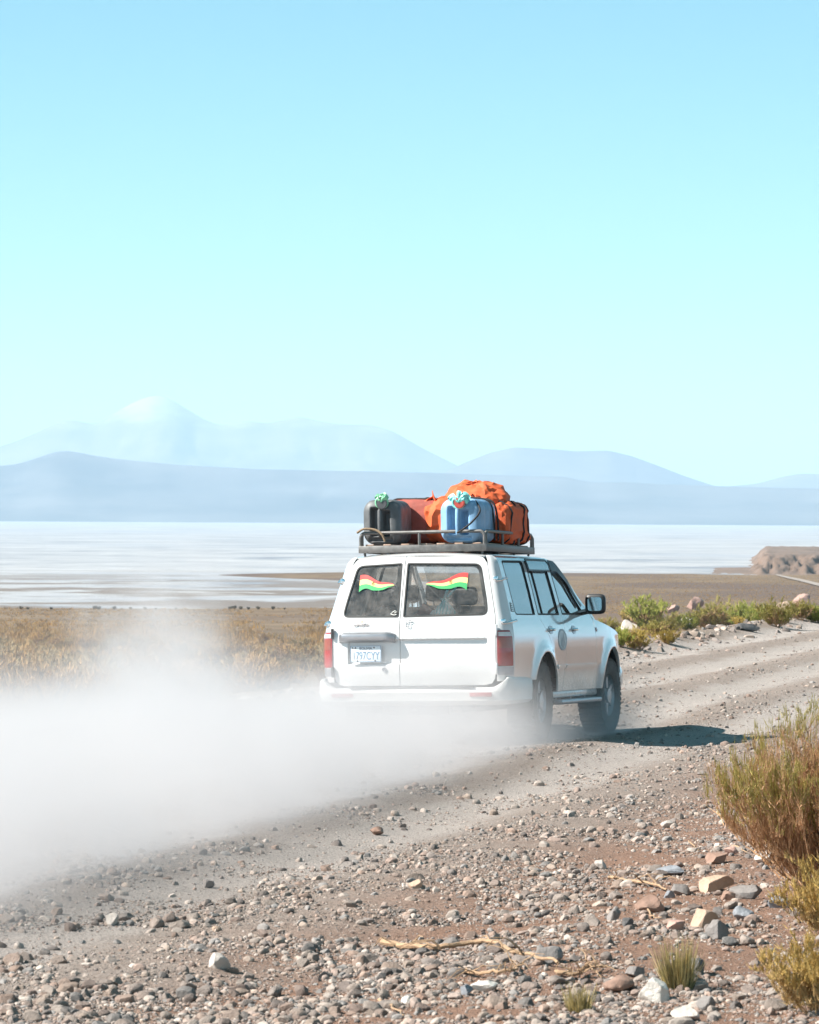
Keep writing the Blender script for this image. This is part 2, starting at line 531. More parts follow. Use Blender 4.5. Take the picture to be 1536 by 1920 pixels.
def polar_grid():
    az = np.concatenate([np.linspace(-180, -40, 15), np.linspace(-34, -12, 12), np.linspace(-10, -8.2, 6), np.linspace(-8, 8, 250), np.linspace(8.2, 12, 10), np.linspace(15, 40, 12), np.linspace(50, 170, 13)])
    rad = np.concatenate([[.02, 1.5, 3.5, 6, 8.5, 10.5, 12], np.exp(np.linspace(math.log(13), math.log(85), 470)), np.exp(np.linspace(math.log(86), math.log(560), 90)),
                          np.exp(np.linspace(math.log(565), math.log(1500), 170)), np.exp(np.linspace(math.log(1600), math.log(43000), 26))])
    return np.radians(az), rad
AZ, RAD = polar_grid()
A2, R2 = np.meshgrid(AZ, RAD)
GX, GY = R2 * np.sin(A2), R2 * np.cos(A2)
GZ = ground_h(GX.ravel(), GY.ravel()).reshape(GX.shape)
nA = len(AZ); nR = len(RAD)
idx = np.arange(nR * nA).reshape(nR, nA)
q = np.stack([idx[:-1, :], idx[:-1, :][:, np.r_[1:nA, 0]], idx[1:, :][:, np.r_[1:nA, 0]], idx[1:, :]], -1).reshape(-1, 4)
GV = np.stack([GX.ravel(), GY.ravel(), GZ.ravel()], 1)
cen = GV[q].mean(1); cv = road_v(cen[:, 0], cen[:, 1])
isroad = (cv > 0) & (cv < 6) & (np.hypot(cen[:, 0], cen[:, 1]) < 400) & (np.abs(np.degrees(np.arctan2(cen[:, 0], cen[:, 1]))) < 40)
def submesh(name, V, Q):
    used, inv = np.unique(Q, return_inverse=True)
    return mesh_np(name, V[used], inv.reshape(Q.shape), True)
q = q[:, ::-1]
tag(obj('ground', submesh('ground', GV, q[~isroad]), M_GROUND), kind='structure')
tag(obj('gravel_road', submesh('gravel_road', GV, q[isroad]), M_GROUND), kind='structure')

# the salt flat: one level sheet that the shore dips under
def salt_material():
    m, nt, o = nodes_of('salt')
    b = nt.nodes.new('ShaderNodeBsdfPrincipled'); b.inputs['Roughness'].default_value = .55; b.inputs['Specular IOR Level'].default_value = .3
    p = geopos(nt)
    c = ramp(nt, [(.36, (.22, .225, .25)), (.47, (.33, .325, .335)), (.62, (.41, .40, .40))], texnoise(nt, .011, 7, .68, p, .6))
    c = mixc(nt, 1.0, c, ramp(nt, [(.35, (.80, .80, .82)), (.6, (1.1, 1.09, 1.08))], texnoise(nt, .07, 6, .75, p)), 'MULTIPLY')
    c = mixc(nt, mapr(nt, texnoise(nt, .0016, 5, .6, p), .5, .72), c, (.31, .32, .355))
    sx = nt.nodes.new('ShaderNodeSeparateXYZ'); nt.links.new(p, sx.inputs[0])
    mud = math_(nt, 'MULTIPLY', mapr(nt, texnoise(nt, .022, 6, .62, p, .4), .44, .54), mapr(nt, sx.outputs[1], 1350, 850))
    c = mixc(nt, math_(nt, 'MULTIPLY', mud, .95), c, (.165, .12, .092))
    nt.links.new(c, b.inputs['Base Color']); nt.links.new(b.outputs[0], o.inputs[0]); return m
sa = np.radians(np.linspace(-32, 32, 60)); sr = np.exp(np.linspace(math.log(560), math.log(15500), 60))
S2, T2 = np.meshgrid(sa, sr); ix = np.arange(S2.size).reshape(S2.shape)
sq = np.stack([ix[:-1, :-1], ix[1:, :-1], ix[1:, 1:], ix[:-1, 1:]], -1).reshape(-1, 4)
tag(obj('salt_flat', mesh_np('salt_flat', np.stack([T2.ravel() * np.sin(S2.ravel()), T2.ravel() * np.cos(S2.ravel()), np.full(S2.size, SALT_Z)], 1), sq), salt_material()), kind='structure')

# ------------------------------------------------------------------ mountains
def mountain_material(name, cols, snow=None):
    m, nt, o = nodes_of(name)
    b = nt.nodes.new('ShaderNodeBsdfPrincipled'); b.inputs['Roughness'].default_value = 1; b.inputs['Specular IOR Level'].default_value = .05
    p = geopos(nt); sc = nt.nodes.new('ShaderNodeVectorMath'); sc.operation = 'MULTIPLY'; sc.inputs[1].default_value = (.001, .001, .004); nt.links.new(p, sc.inputs[0])
    c = ramp(nt, [(.3, cols[0]), (.7, cols[1])], texnoise(nt, 1.6, 8, .65, sc.outputs[0]))
    if snow:
        sx = nt.nodes.new('ShaderNodeSeparateXYZ'); nt.links.new(p, sx.inputs[0])
        h = math_(nt, 'ADD', sx.outputs[2], math_(nt, 'MULTIPLY', math_(nt, 'SUBTRACT', texnoise(nt, 2.6, 8, .7, sc.outputs[0]), .5), snow[2]))
        c = mixc(nt, mapr(nt, h, snow[0], snow[1]), c, (.34, .34, .35))
    nt.links.new(c, b.inputs['Base Color']); nt.links.new(b.outputs[0], o.inputs[0]); return m

def mountain(name, prof, d0, d1, d2, m, seed, rough=.10, na=260, nr=44, rid=.0):
    """ridge whose crest (at depth d1) follows a skyline; it rises from d0 and falls away to d2"""
    px = np.array([p[0] for p in prof], float); py = np.array([p[1] for p in prof], float)
    xs = np.linspace(px[0], px[-1], na)
    k = np.exp(-.5 * (np.arange(-4, 5) / 1.6) ** 2); k /= k.sum()
    top = np.interp(xs, px, py); top = np.convolve(np.pad(top, 4, mode='edge'), k, 'valid')
    H = np.maximum((HORIZON + (xs - 768) * math.sin(CAM_ROLL) - top) / F_PX * d1 + CAM_H, 0)
    t = np.linspace(0, 1, nr)
    D = np.interp(t, [0, .62, 1], [d0, d1, d2])
    X2, D2 = np.meshgrid((xs - 768) / F_PX, D)
    f = np.interp(t, [0, .62, 1], [0, 1, 0])
    f = np.where(t < .62, (t / .62) ** 1.25, 1 - ((t - .62) / .38) ** 1.4)
    n = fbm(X2 * D2 / 900, D2 / 900, seed, 5, .55) - .5
    g = np.abs(fbm(X2 * D2 / 420, D2 / 1600, seed + 5, 4) - .5) * 2
    Z = SALT_Z - 25 + (H[None, :] - SALT_Z + 25) * f[:, None]
    Z += H[None, :] * rough * n * f[:, None] - H[None, :] * rid * (1 - g) * f[:, None] * (1 - sstep(.8, 1, f))[:, None]
    ix = np.arange(X2.size).reshape(X2.shape)
    Q = np.stack([ix[:-1, :-1], ix[:-1, 1:], ix[1:, 1:], ix[1:, :-1]], -1).reshape(-1, 4)
    return tag(obj(name, mesh_np(name, np.stack([(X2 * D2).ravel(), D2.ravel(), Z.ravel()], 1), Q), m), kind='structure')

M_RIDGE = mountain_material('basalt_slope', ((.055, .058, .060), (.15, .14, .132)))
M_DOME = mountain_material('dome_slope', ((.07, .068, .068), (.17, .155, .145)))
M_VOLC = mountain_material('volcano_slope', ((.08, .065, .06), (.19, .155, .145)), (560, 820, 620))
mountain('foothills', [(-1500, 905), (-700, 880), (-300, 868), (-80, 878), (30, 872), (75, 857), (105, 846), (135, 845), (165, 853), (230, 862), (330, 871), (480, 880), (640, 883), (800, 886), (900, 890), (1000, 893), (1060, 893), (1100, 904), (1170, 903), (1250, 908), (1400, 913), (1536, 916), (2000, 905), (3000, 915)], 11200, 13000, 14400, M_RIDGE, 3, .05, 520, 70, .26)
mountain('domed_mountain', [(780, 912), (830, 886), (870, 866), (920, 846), (965, 836), (1010, 838), (1080, 843), (1140, 842), (1185, 853), (1235, 872), (1280, 890), (1340, 910), (1400, 925)], 14600, 17000, 19000, M_DOME, 9, .03, 220, 50, .14)
mountain('distant_hill', [(1280, 925), (1360, 911), (1420, 906), (1460, 894), (1500, 886), (1545, 889), (1620, 880), (1800, 890), (2200, 880), (2600, 915)], 15200, 18000, 20500, M_DOME, 14, .03, 160, 50, .05)
mountain('snowy_volcano', [(-1800, 880), (-900, 850), (-300, 862), (0, 838), (50, 820), (95, 800), (125, 787), (150, 790), (175, 798), (205, 782), (240, 760), (270, 746), (292, 741), (315, 746), (345, 764), (380, 785), (410, 798), (440, 793), (470, 790), (500, 795), (535, 786), (560, 780), (590, 788), (640, 795), (700, 795), (740, 808), (790, 838), (850, 868), (900, 895)], 19800, 24000, 27500, M_VOLC, 21, .05, 440, 64, .22)

# the low bank of land at the right, with a dirt track
def mesa():
    xs = np.linspace(1225, 2300, 220); ds = np.concatenate([np.linspace(1090, 1360, 110), np.linspace(1370, 1750, 24)])
    X2, D2 = np.meshgrid((xs - 768) / F_PX, ds)
    px = X2 * F_PX + 768
    rag = fbm(px / 14, D2 / 26, 43, 5, .6) - .5
    edge = sstep(1402, 1442, px + rag * 26)
    low = sstep(1235, 1400, px + rag * 50) * sstep(1150, 1215, D2 + rag * 60) * (1 - sstep(1330, 1420, D2))
    fr = sstep(1175, 1290, D2 + rag * 130)
    Z = SALT_Z - .6 + np.maximum(low * .85, edge * (fr * 5.6 + .75 * sstep(1095, 1130, D2)) * (1 - sstep(1680, 1750, D2))) + rag * .9 * edge * fr
    ix = np.arange(X2.size).reshape(X2.shape)
    Q = np.stack([ix[:-1, :-1], ix[:-1, 1:], ix[1:, 1:], ix[1:, :-1]], -1).reshape(-1, 4)
    m, nt, o = nodes_of('bank_earth'); b = nt.nodes.new('ShaderNodeBsdfPrincipled'); b.inputs['Roughness'].default_value = 1
    nt.links.new(ramp(nt, [(.35, (.10, .065, .045)), (.65, (.19, .13, .098))], texnoise(nt, .05, 7, .7, geopos(nt))), b.inputs['Base Color']); nt.links.new(b.outputs[0], o.inputs[0])
    tag(obj('shore_bank', mesh_np('shore_bank', np.stack([(X2 * D2).ravel(), D2.ravel(), Z.ravel()], 1), Q), m), kind='structure')
    # track winding along the foot of the bank
    pts = [(1452, 1074), (1462, 1079), (1480, 1083), (1500, 1087), (1520, 1092), (1545, 1098), (1600, 1112)]
    V = []
    for i, (a, b_) in enumerate(pts):
        for s in (-1, 1):
            r, d = pix_ray(a, b_ + s * (1.2 + i * .35)); D = (CAM_H - SALT_Z - .55) / d; V.append((r * D, D, gz(r * D, D) + .28))
    F = [(2 * i, 2 * i + 1, 2 * i + 3, 2 * i + 2) for i in range(len(pts) - 1)]
    tag(obj('dirt_track', mesh_np('dirt_track', V, F), mat('track_dirt', (.26, .215, .185), .95, var=.15, vscale=.1)), kind='structure')
mesa()

# ------------------------------------------------------------------ haze: the air itself
def haze():
    mb = MB().box(-45000, 45000, -45000, 45000, -80, 1050)
    m, nt, o = nodes_of('haze_air')
    v = nt.nodes.new('ShaderNodeVolumePrincipled')
    v.inputs['Color'].default_value = (.55, .755, .95, 1)
    v.inputs['Density'].default_value = 6.2e-5
    v.inputs['Anisotropy'].default_value = 0.0
    nt.links.new(v.outputs[0], o.inputs['Volume'])
    ob = mb.build('haze', m, None, False)
    tag(ob, 'pale blue haze that fades the far mountains', 'haze', kind='stuff')
haze()

# ------------------------------------------------------------------ the car
def paint_material():
    m, nt, o = nodes_of('white_paint')
    b = nt.nodes.new('ShaderNodeBsdfPrincipled')
    co = coord(nt); sx = nt.nodes.new('ShaderNodeSeparateXYZ'); nt.links.new(co, sx.inputs[0])
    n = texnoise(nt, 3.0, 6, .65, co); n2 = texnoise(nt, 45, 4, .7, co)
    # road dust clinging to the lower flanks
    hgt = math_(nt, 'ADD', sx.outputs[2], math_(nt, 'MULTIPLY', math_(nt, 'SUBTRACT', n, .5), .55))
    d = math_(nt, 'MULTIPLY', mapr(nt, hgt, .98, .40), mapr(nt, n2, .2, .75, .55, 1.0))
    d = math_(nt, 'ADD', math_(nt, 'MULTIPLY', d, .40), math_(nt, 'MULTIPLY', mapr(nt, n2, .5, .8), .05), clamp=True)
    nt.links.new(mixc(nt, d, (.62, .62, .617), (.37, .335, .31)), b.inputs['Base Color'])
    nt.links.new(mapr(nt, d, 0, .6, .12, .45), b.inputs['Roughness'])
    b.inputs['Coat Weight'].default_value = .6; b.inputs['Coat Roughness'].default_value = .06
    nt.links.new(mapr(nt, d, 0., .5, 1.0, .45), b.inputs['Coat Weight'])
    nt.links.new(b.outputs[0], o.inputs[0]); return m
def glass_material(name, tint, dust=.04, extra=0.0):
    m, nt, o = nodes_of(name)
    tr = nt.nodes.new('ShaderNodeBsdfTransparent'); tr.inputs[0].default_value = (*tint, 1)
    gl = nt.nodes.new('ShaderNodeBsdfGlossy'); gl.inputs['Roughness'].default_value = .02
    fr = nt.nodes.new('ShaderNodeFresnel'); fr.inputs[0].default_value = 1.55
    df = nt.nodes.new('ShaderNodeBsdfDiffuse'); df.inputs[0].default_value = (.55, .50, .46, 1)
    m1 = nt.nodes.new('ShaderNodeMixShader'); m2 = nt.nodes.new('ShaderNodeMixShader')
    # the two surfaces of the pane both reflect
    f2 = math_(nt, 'ADD', math_(nt, 'MULTIPLY', fr.outputs[0], 1.8), extra, clamp=True)
    co = coord(nt); n = texnoise(nt, 7, 6, .7, co)
    nt.links.new(math_(nt, 'MULTIPLY', mapr(nt, n, .3, .75, .25, 1.6), dust), m1.inputs[0])
    nt.links.new(tr.outputs[0], m1.inputs[1]); nt.links.new(df.outputs[0], m1.inputs[2])
    nt.links.new(f2, m2.inputs[0]); nt.links.new(m1.outputs[0], m2.inputs[1]); nt.links.new(gl.outputs[0], m2.inputs[2])
    nt.links.new(m2.outputs[0], o.inputs[0]); return m

M_PAINT = paint_material()
M_GLASS = glass_material('window_glass', (.86, .89, .89), .14)
M_TINT = glass_material('tinted_glass', (.10, .15, .19), .02, .04)
M_RUBBER = mat('black_rubber', (.02, .02, .02), .7, var=.25)
M_BLACK = mat('black_plastic', (.022, .023, .025), .45, var=.2)
M_DARK = mat('underbody_black', (.018, .017, .016), .85, var=.3)
M_CHROME = mat('chrome', (.78, .78, .78), .14, 1.0, var=.06)
M_TYRE = mat('dusty_tyre', (.085, .075, .067), .92, var=.4, vscale=9, bump=.3)
M_RIM = mat('steel_rim', (.42, .42, .43), .4, .85, var=.15)
M_TRIMG = mat('grey_garnish', (.36, .36, .38), .34, .75, var=.12)
M_SEAT = mat('seat_cloth', (.10, .10, .105), .9, var=.2, vscale=20)
M_LINER = mat('headliner', (.30, .29, .28), .95, var=.1)
M_MIRROR = mat('mirror_silver', (.9, .9, .9), .02, 1.0, var=.01)
M_RED = mat('red_lens', (.30, .009, .011), .12, var=.1, coat=.6)
M_AMBER = mat('amber_lens', (.24, .04, .016), .12, var=.1, coat=.6)
M_CLEAR = mat('clear_lens', (.55, .55, .55), .12, var=.1, coat=.6)

car = empty('offroad_car', label='white four-wheel-drive wagon driving off in a dust cloud, luggage on its roof', cat='car')
car.matrix_world = CAR_M

wz = table([.40, .50, .62, .75, .90, 1.04, 1.14, 1.20, 1.24, 1.50, 1.70, 1.755, 1.785, 1.805, 1.815],
           [.915, .930, .945, .953, .957, .952, .935, .917, .906, .835, .776, .756, .735, .708, .688], .016)
yrz = table([.40, .55, .70, .90, 1.05, 1.14, 1.20, 1.24, 1.50, 1.72, 1.77, 1.80, 1.815],
            [-1.09, -1.10, -1.118, -1.122, -1.117, -1.102, -1.083, -1.065, -.972, -.890, -.868, -.845, -.82], .016)
xgz = lambda z: np.interp(z, [.40, 1.08, 1.22, 1.76, 1.81], [.815, .815, .800, .674, .650])
ysz = lambda z: np.interp(z, [.40, 1.08, 1.30, 1.81], [-.92, -.92, -.86, -.76])
YR, YF, ZA = .22, 3.07, .385

def side_x(y, z):
    x = wz(z)
    t = np.clip((y - 2.5) / 1.3, 0, 2); x = x - .085 * t * t
    t = np.clip((y - 3.52) / .34, 0, 2); x = x - .20 * t * t * t
    t = np.clip((y - 1.1) / 1.2, 0, 1.5); x = x - .045 * t * t * sstep(1.22, 1.5, z)
    for yc, ra in ((YR, .47), (YF, .50)):
        d = np.hypot(y - yc, z - .40)
        x = x + .032 * np.exp(-((np.maximum(d, ra) - ra) / .085) ** 2) * sstep(.2, .5, z)
    x = x - .014 * sstep(.735, .70, z) * sstep(.72, .80, y) * sstep(2.55, 2.45, y)     # lower doors step in below the rubbing strip
    return x
def side_chart(y, z): return np.stack([side_x(y, z), y, z], 1)
def rear_y(x, z):
    y = yrz(z) + .04 * (x / .8) ** 2
    rec = sstep(-.665, -.645, x) * sstep(.735, .715, x) * sstep(.765, .785, z) * sstep(1.012, 1.000, z)
    return y + .030 * rec
def rear_chart(x, z): return np.stack([x, rear_y(x, z), z], 1)
def corner_chart(s, z):
    xa = xgz(z); ya = yrz(z) + .04 * (xa / .8) ** 2; yb = ysz(z); xb = side_x(yb, z)
    xc = xa + .62 * (xb - xa); yc = ya + .10 * (yb - ya)
    w = 1.5; b0, b1, b2 = (1 - s) ** 2, 2 * s * (1 - s) * w, s * s; q = b0 + b1 + b2
    return np.stack([(b0 * xa + b1 * xc + b2 * xb) / q, (b0 * ya + b1 * yc + b2 * yb) / q, z], 1)

# ---- flanks
door_cut = [(.205, 1.79), (.150, 1.50), (.105, 1.26), (.115, 1.235), (.17, 1.19), (.262, 1.135), (.37, 1.06), (.48, .96), (.575, .85), (.645, .72), (.69, .58), (.705, .47)]
ap_top, ap_bot = (1.33, 1.79), (2.30, 1.225)
def arch(yc, ra, z0, z1, n=26):     # from the rear foot over the top to the front foot
    a0 = math.pi - math.asin((z0 - .40) / ra); a1 = math.asin((z1 - .40) / ra)
    return arc_pts((yc, .40), ra, a0, a1, n)
quarter = [(float(ysz(z)), z) for z in np.linspace(.60, 1.81, 22)] + [(.215, 1.81)] + [(a - .006, b) for a, b in door_cut] + arch(YR, .47, .60, .47)[::-1]
q_win = fillet([(-.695, 1.235), (-.635, 1.755), (.125, 1.765), (.035, 1.235)], [.05, .05, .02, .02])
rear_door_o = [(a + .003, b) for a, b in door_cut] + [(1.062, .47), (1.062, 1.10), (1.055, 1.24), (1.075, 1.79)]
rd_win = fillet([(.155, 1.235), (.235, 1.765), (1.005, 1.768), (.985, 1.235)], [.02, .03, .02, .02])
front_door_o = [(1.083, 1.79), (1.063, 1.24), (1.070, 1.10), (1.070, .47), (2.33, .47), (2.345, .70), (2.345, 1.0), (2.33, 1.19), (2.30, 1.222)] + [ap_top]
fd_win = fillet([(1.115, 1.24), (1.135, 1.768), (1.31, 1.760), (1.66, 1.585), (2.02, 1.255), (2.00, 1.24)], [.02, .02, .05, .08, .02, .02])
fender_o = [(2.352, 1.20), (2.352, .70), (2.338, .47)] + [(p[0], p[1]) for p in arch(YF, .50, .47, .62)][:] + [(3.78, .62), (3.86, .80), (3.84, .95), (3.70, 1.015), (3.40, 1.075), (3.0, 1.125), (2.6, 1.17)]
a_pillar_o = [(1.275, 1.812), (1.335, 1.795), (2.31, 1.228), (2.352, 1.205), (2.44, 1.197), (1.9, 1.535), (1.6, 1.69), (1.43, 1.772)]
rail_o = [(.2, 1.812), (.2, 1.794), (1.33, 1.794), (1.275, 1.812)]

def ring(name, outer, chart, parent, m, width=.016, off=.002, mirror=False, side=1):
    o = np.array(outer); c = o.mean(0)
    nrm = []
    for i in range(len(o)):
        t = o[(i + 1) % len(o)] - o[i - 1]; n = np.array([-t[1], t[0]]); n /= np.linalg.norm(n) + 1e-9
        if np.dot(n, c - o[i]) < 0: n = -n
        nrm.append(n)
    inner = [tuple(p + n * width) for p, n in zip(o, nrm)]; big = [tuple(p - n * .004) for p, n in zip(o, nrm)]
    return panel(name, big, chart, m, parent, holes=[inner], step=.05, flange=.01, off=off, mirror=mirror, side=side)

for mir in (False, True):
    kw = dict(mirror=mir, side=1)
    sg = -1 if mir else 1
    qp = panel('quarter_panel', quarter, side_chart, M_PAINT, car, holes=[q_win], step=.045, **kw)
    cp = panel('corner_pillar', [(s, z) for s, z in [(0, .60), (1, .60)] + [(1, z) for z in np.linspace(.62, 1.80, 30)] + [(1, 1.81), (0, 1.81)] + [(0, z) for z in np.linspace(1.80, .62, 30)]], corner_chart, M_PAINT, car, step=.07, flange=.012, holes=[[(.03, .742), (.93, .742), (.90, 1.02), (.80, 1.085), (.03, 1.085)]], **kw)
    gq = panel('quarter_window', q_win, side_chart, M_TINT, qp, off=-.010, flange=0, step=.08, **kw)
    ring('window_seal', q_win, side_chart, qp, M_RUBBER, .007, .002, mir)
    dr = panel('rear_door', rear_door_o, side_chart, M_PAINT, car, holes=[rd_win], step=.045, **kw)
    panel('door_window', rd_win, side_chart, M_TINT, dr, off=-.012, flange=0, step=.08, **kw)
    ring('window_seal', rd_win, side_chart, dr, M_RUBBER, .013, .002, mir)
    panel('window_bar', [(.345, 1.237), (.405, 1.766), (.435, 1.766), (.375, 1.237)], side_chart, M_RUBBER, dr, off=-.004, **kw)
    df = panel('front_door', front_door_o, side_chart, M_PAINT, car, holes=[fd_win], step=.045, **kw)
    panel('door_window', fd_win, side_chart, M_GLASS if 0 else M_TINT, df, off=-.012, flange=0, step=.08, **kw)
    ring('window_seal', fd_win, side_chart, df, M_RUBBER, .014, .002, mir)
    panel('front_fender', fender_o, side_chart, M_PAINT, car, step=.045, **kw)
    bp = panel('body_pillar', a_pillar_o, side_chart, M_PAINT, car, step=.05, flange=.03, **kw)
    panel('roof_rail', rail_o, side_chart, M_PAINT, car, step=.05, flange=.01, **kw)
    # wind deflectors over the door windows
    panel('wind_deflector', fillet([(.215, 1.665), (.225, 1.775), (1.05, 1.778), (1.04, 1.672)], .02), side_chart, M_BLACK if mir else M_TINT, dr, off=.022, flange=.006, step=.06, **kw)
    ring('deflector_edge', fillet([(.215, 1.665), (.225, 1.775), (1.05, 1.778), (1.04, 1.672)], .02), side_chart, dr, M_BLACK, .012, .024, mir)
    dfl = fillet([(1.10, 1.672), (1.11, 1.778), (1.33, 1.772), (1.70, 1.585), (1.98, 1.33), (1.93, 1.31), (1.62, 1.55), (1.30, 1.672)], .02)
    panel('wind_deflector', dfl, side_chart, M_BLACK, df, off=.022, flange=.006, step=.05, **kw)
    # rubbing strips
    panel('rubbing_strip', fillet([(.70, .695), (.695, .735), (1.055, .735), (1.055, .695)], .008), side_chart, M_PAINT, dr, off=.014, flange=.016, step=.06, **kw)
    panel('rubbing_strip', fillet([(1.075, .695), (1.075, .735), (2.338, .735), (2.338, .695)], .008), side_chart, M_PAINT, df, off=.014, flange=.016, step=.06, **kw)
    # handles: chrome oval cup with a bar
    for yy, d in ((.50, dr), (1.43, df)):
        oval = [(yy + .085 * math.cos(a), 1.085 + .042 * math.sin(a)) for a in np.linspace(0, 2 * math.pi, 20)[:-1]]
        panel('handle_cup', oval, side_chart, M_TRIMG, d, off=.004, flange=.006, step=.03, **kw)
        mb = MB(); X = float(side_x(np.array([yy]), np.array([1.085]))[0])
        pts = [(sg * (X + .006 + .034 * math.sin(math.pi * t)), yy - .085 + .17 * t, 1.088) for t in np.linspace(0, 1, 9)]
        mb.tube(pts, .014, 8); mb.build('handle', M_CHROME, d)
    # amber repeater on the fender
    panel('side_repeater', [(2.40 + .028 * math.cos(a), 1.085 + .022 * math.sin(a)) for a in np.linspace(0, 2 * math.pi, 14)[:-1]], side_chart, M_AMBER, car, off=.008, flange=.01, step=.02, **kw)
    # extractor vent behind the quarter window
    vv = MB()
    panel('vent_plate', [(-.83, 1.262), (-.79, 1.352), (-.735, 1.352), (-.715, 1.262)], side_chart, M_BLACK, qp, off=.003, flange=.006, step=.03, **kw)
    for k in range(5):
        z = 1.270 + k * .0175; panel('vent_slat', [(-.822 + k * .006, z), (-.818 + k * .006, z + .008), (-.735 - k * .001, z + .008), (-.73, z)], side_chart, M_PAINT, qp, off=.008, flange=.005, step=.02, **kw)
    # chrome hooks on the corner pillar, upper and lower
    for zc in (1.575, 1.165):
        s0, s1 = corner_chart(np.array([.45, 1.0]), np.array([zc, zc])); mb = MB()
        p0 = s0 * [sg, 1, 1]
        mb.bbox(p0[0] - .022, p0[0] + .022, p0[1] - .02, p0[1] + .02, p0[2] - .025, p0[2] + .03, .008)
        p1 = s1 * [sg, 1, 1]
        mb.tube([p0 + [0, -.02, -.012], p0 + [sg * .045, .0, -.01], p1 + [sg * .03, .05, .012], p1 + [sg * .012, .085, .016]], .011, 8)
        mb.build('tie_hook', M_CHROME, car)
    # tail lamps
    lens = [(.04, .746), (.92, .746), (.89, 1.018), (.79, 1.080), (.04, 1.080)]
    lamp = panel('tail_lamp', lens, corner_chart, M_RED, car, off=.008, flange=.02, step=.05, **kw)
    panel('reversing_lens', [(.09, 1.028), (.86, 1.028), (.775, 1.068), (.09, 1.068)], corner_chart, M_CLEAR, lamp, off=.011, flange=.004, step=.05, **kw)
    panel('indicator_lens', [(.09, .915), (.87, .915), (.855, 1.015), (.09, 1.015)], corner_chart, M_AMBER, lamp, off=.011, flange=.004, step=.05, **kw)
    panel('stop_lens', [(.09, .762), (.88, .762), (.865, .900), (.09, .900)], corner_chart, M_RED, lamp, off=.011, flange=.004, step=.05, **kw)
    panel('lamp_surround', [(.06, .66), (.95, .66), (.95, .735), (.06, .735)], corner_chart, M_TRIMG, lamp, off=.006, flange=.008, step=.05, **kw)
    # sill and side step
    mb = MB().bbox(sg * .78 if sg > 0 else -.90, sg * .90 if sg > 0 else -.78, .66, 2.58, .40, .475, .02); mb.build('sill', M_PAINT, car)
    mb = MB().bbox(*(sorted((sg * .80, sg * .985))), .78, 2.46, .335, .385, .02)
    for yy in (1.0, 1.6, 2.2): mb.box(*sorted((sg * .6, sg * .86)), yy - .02, yy + .02, .35, .42)
    mb.build('side_step', M_TRIMG, car)
    # wheels
    for yc, nm in ((YR, 'rear'), (YF, 'front')):
        x0 = .805 * sg
        wh = empty('wheel'); wh.parent = car; wh.location = (x0, yc, ZA)
        if nm == 'front': wh.rotation_euler = (0, 0, R(-3))
        hw = .132
        t = MB().lathe([(-hw * .78, .215), (-hw, .26), (-hw, .34), (-hw * .93, .368), (-hw * .6, .380), (0, .382), (hw * .6, .380), (hw * .93, .368), (hw, .34), (hw, .26), (hw * .78, .215)], 48)
        for k in range(44):
            a = 2 * math.pi * k / 44
            for s in (-1, 1):
                M = Matrix.Rotation(a + s * .035, 4, 'X')
                t.box(s * .035, s * .126, -.019, .019, .366, .392, M); t.box(s * .003, s * .03, -.016, .016, .37, .392, Matrix.Rotation(a + .07, 4, 'X'))
        t.build('tyre', M_TYRE, wh)
        r = MB().lathe([(-hw * .75, .218), (-hw * .4, .20), (sg * .02, .185), (sg * .06, .17), (sg * .075, .12), (sg * .05, .085), (sg * .11, .075), (sg * .115, .0)], 32)
        r.lathe([(hw * .75 * sg, .222), (hw * .62 * sg, .205), (.02 * sg, .185)], 32)
        for k in range(6):
            r.bbox(sg * .045, sg * .085, -.022, .022, .08, .19, .008) if False else None
            r.box(sg * .04, sg * .085, -.024, .024, .075, .195, Matrix.Rotation(2 * math.pi * k / 6, 4, 'X'))
        r.build('rim', M_RIM, wh)
        # liner inside the arch
        a0, a1 = math.pi * 1.03, -.03 * math.pi; ra = .50 if nm == 'front' else .47
        V = []; F = []
        for i in range(25):
            a = a0 + (a1 - a0) * i / 24
            for xx in (.50, .905): V.append((sg * xx, yc + (ra + .012) * math.cos(a), .40 + (ra + .012) * math.sin(a)))
            V.append((sg * .50, yc, .40))
        for i in range(24):
            F += [(3 * i, 3 * i + 1, 3 * i + 4, 3 * i + 3), (3 * i, 3 * i + 3, 3 * i + 2)]
        MB().add(V, F).build('wheel_liner', M_DARK, car)
        fl = MB().box(*sorted((sg * .70, sg * .945)), yc - ra - .045, yc - ra - .033, .17, .52)
        if nm == 'rear': fl.build('mud_flap', M_RUBBER, car)

# ---- back doors, unequal halves
GB, GT, SPL = .565, 1.795, -.138
xe = lambda z: float(xgz(z)) - .006
right_o = [(SPL + .004, GB)] + fillet([(xe(.56), GB), (xe(.60), .70)], 0)[:0] + [(.70, GB), (.765, .58), (.797, .625), (xe(.7), .70), (xe(1.0), 1.0), (xe(1.08), 1.08), (xe(1.22), 1.22), (xe(1.5), 1.5), (xe(1.70), 1.70), (xe(1.74) - .004, 1.74), (xe(1.78) - .02, 1.778), (xe(1.79) - .05, GT), (SPL + .004, GT + .012)]
left_o = [(SPL - .004, GB)] + [(-a, b) for a, b in right_o[1:-1]] + [(SPL - .004, GT + .012)]
rw = fillet([(-.108, 1.222), (.722, 1.232), (.705, 1.36), (.615, 1.725), (-.112, 1.742)], [.015, .06, .1, .06, .015])
lw = fillet([(-.155, 1.222), (-.728, 1.228), (-.705, 1.36), (-.620, 1.722), (-.168, 1.742)], [.015, .06, .1, .06, .015])
bdoors = {}
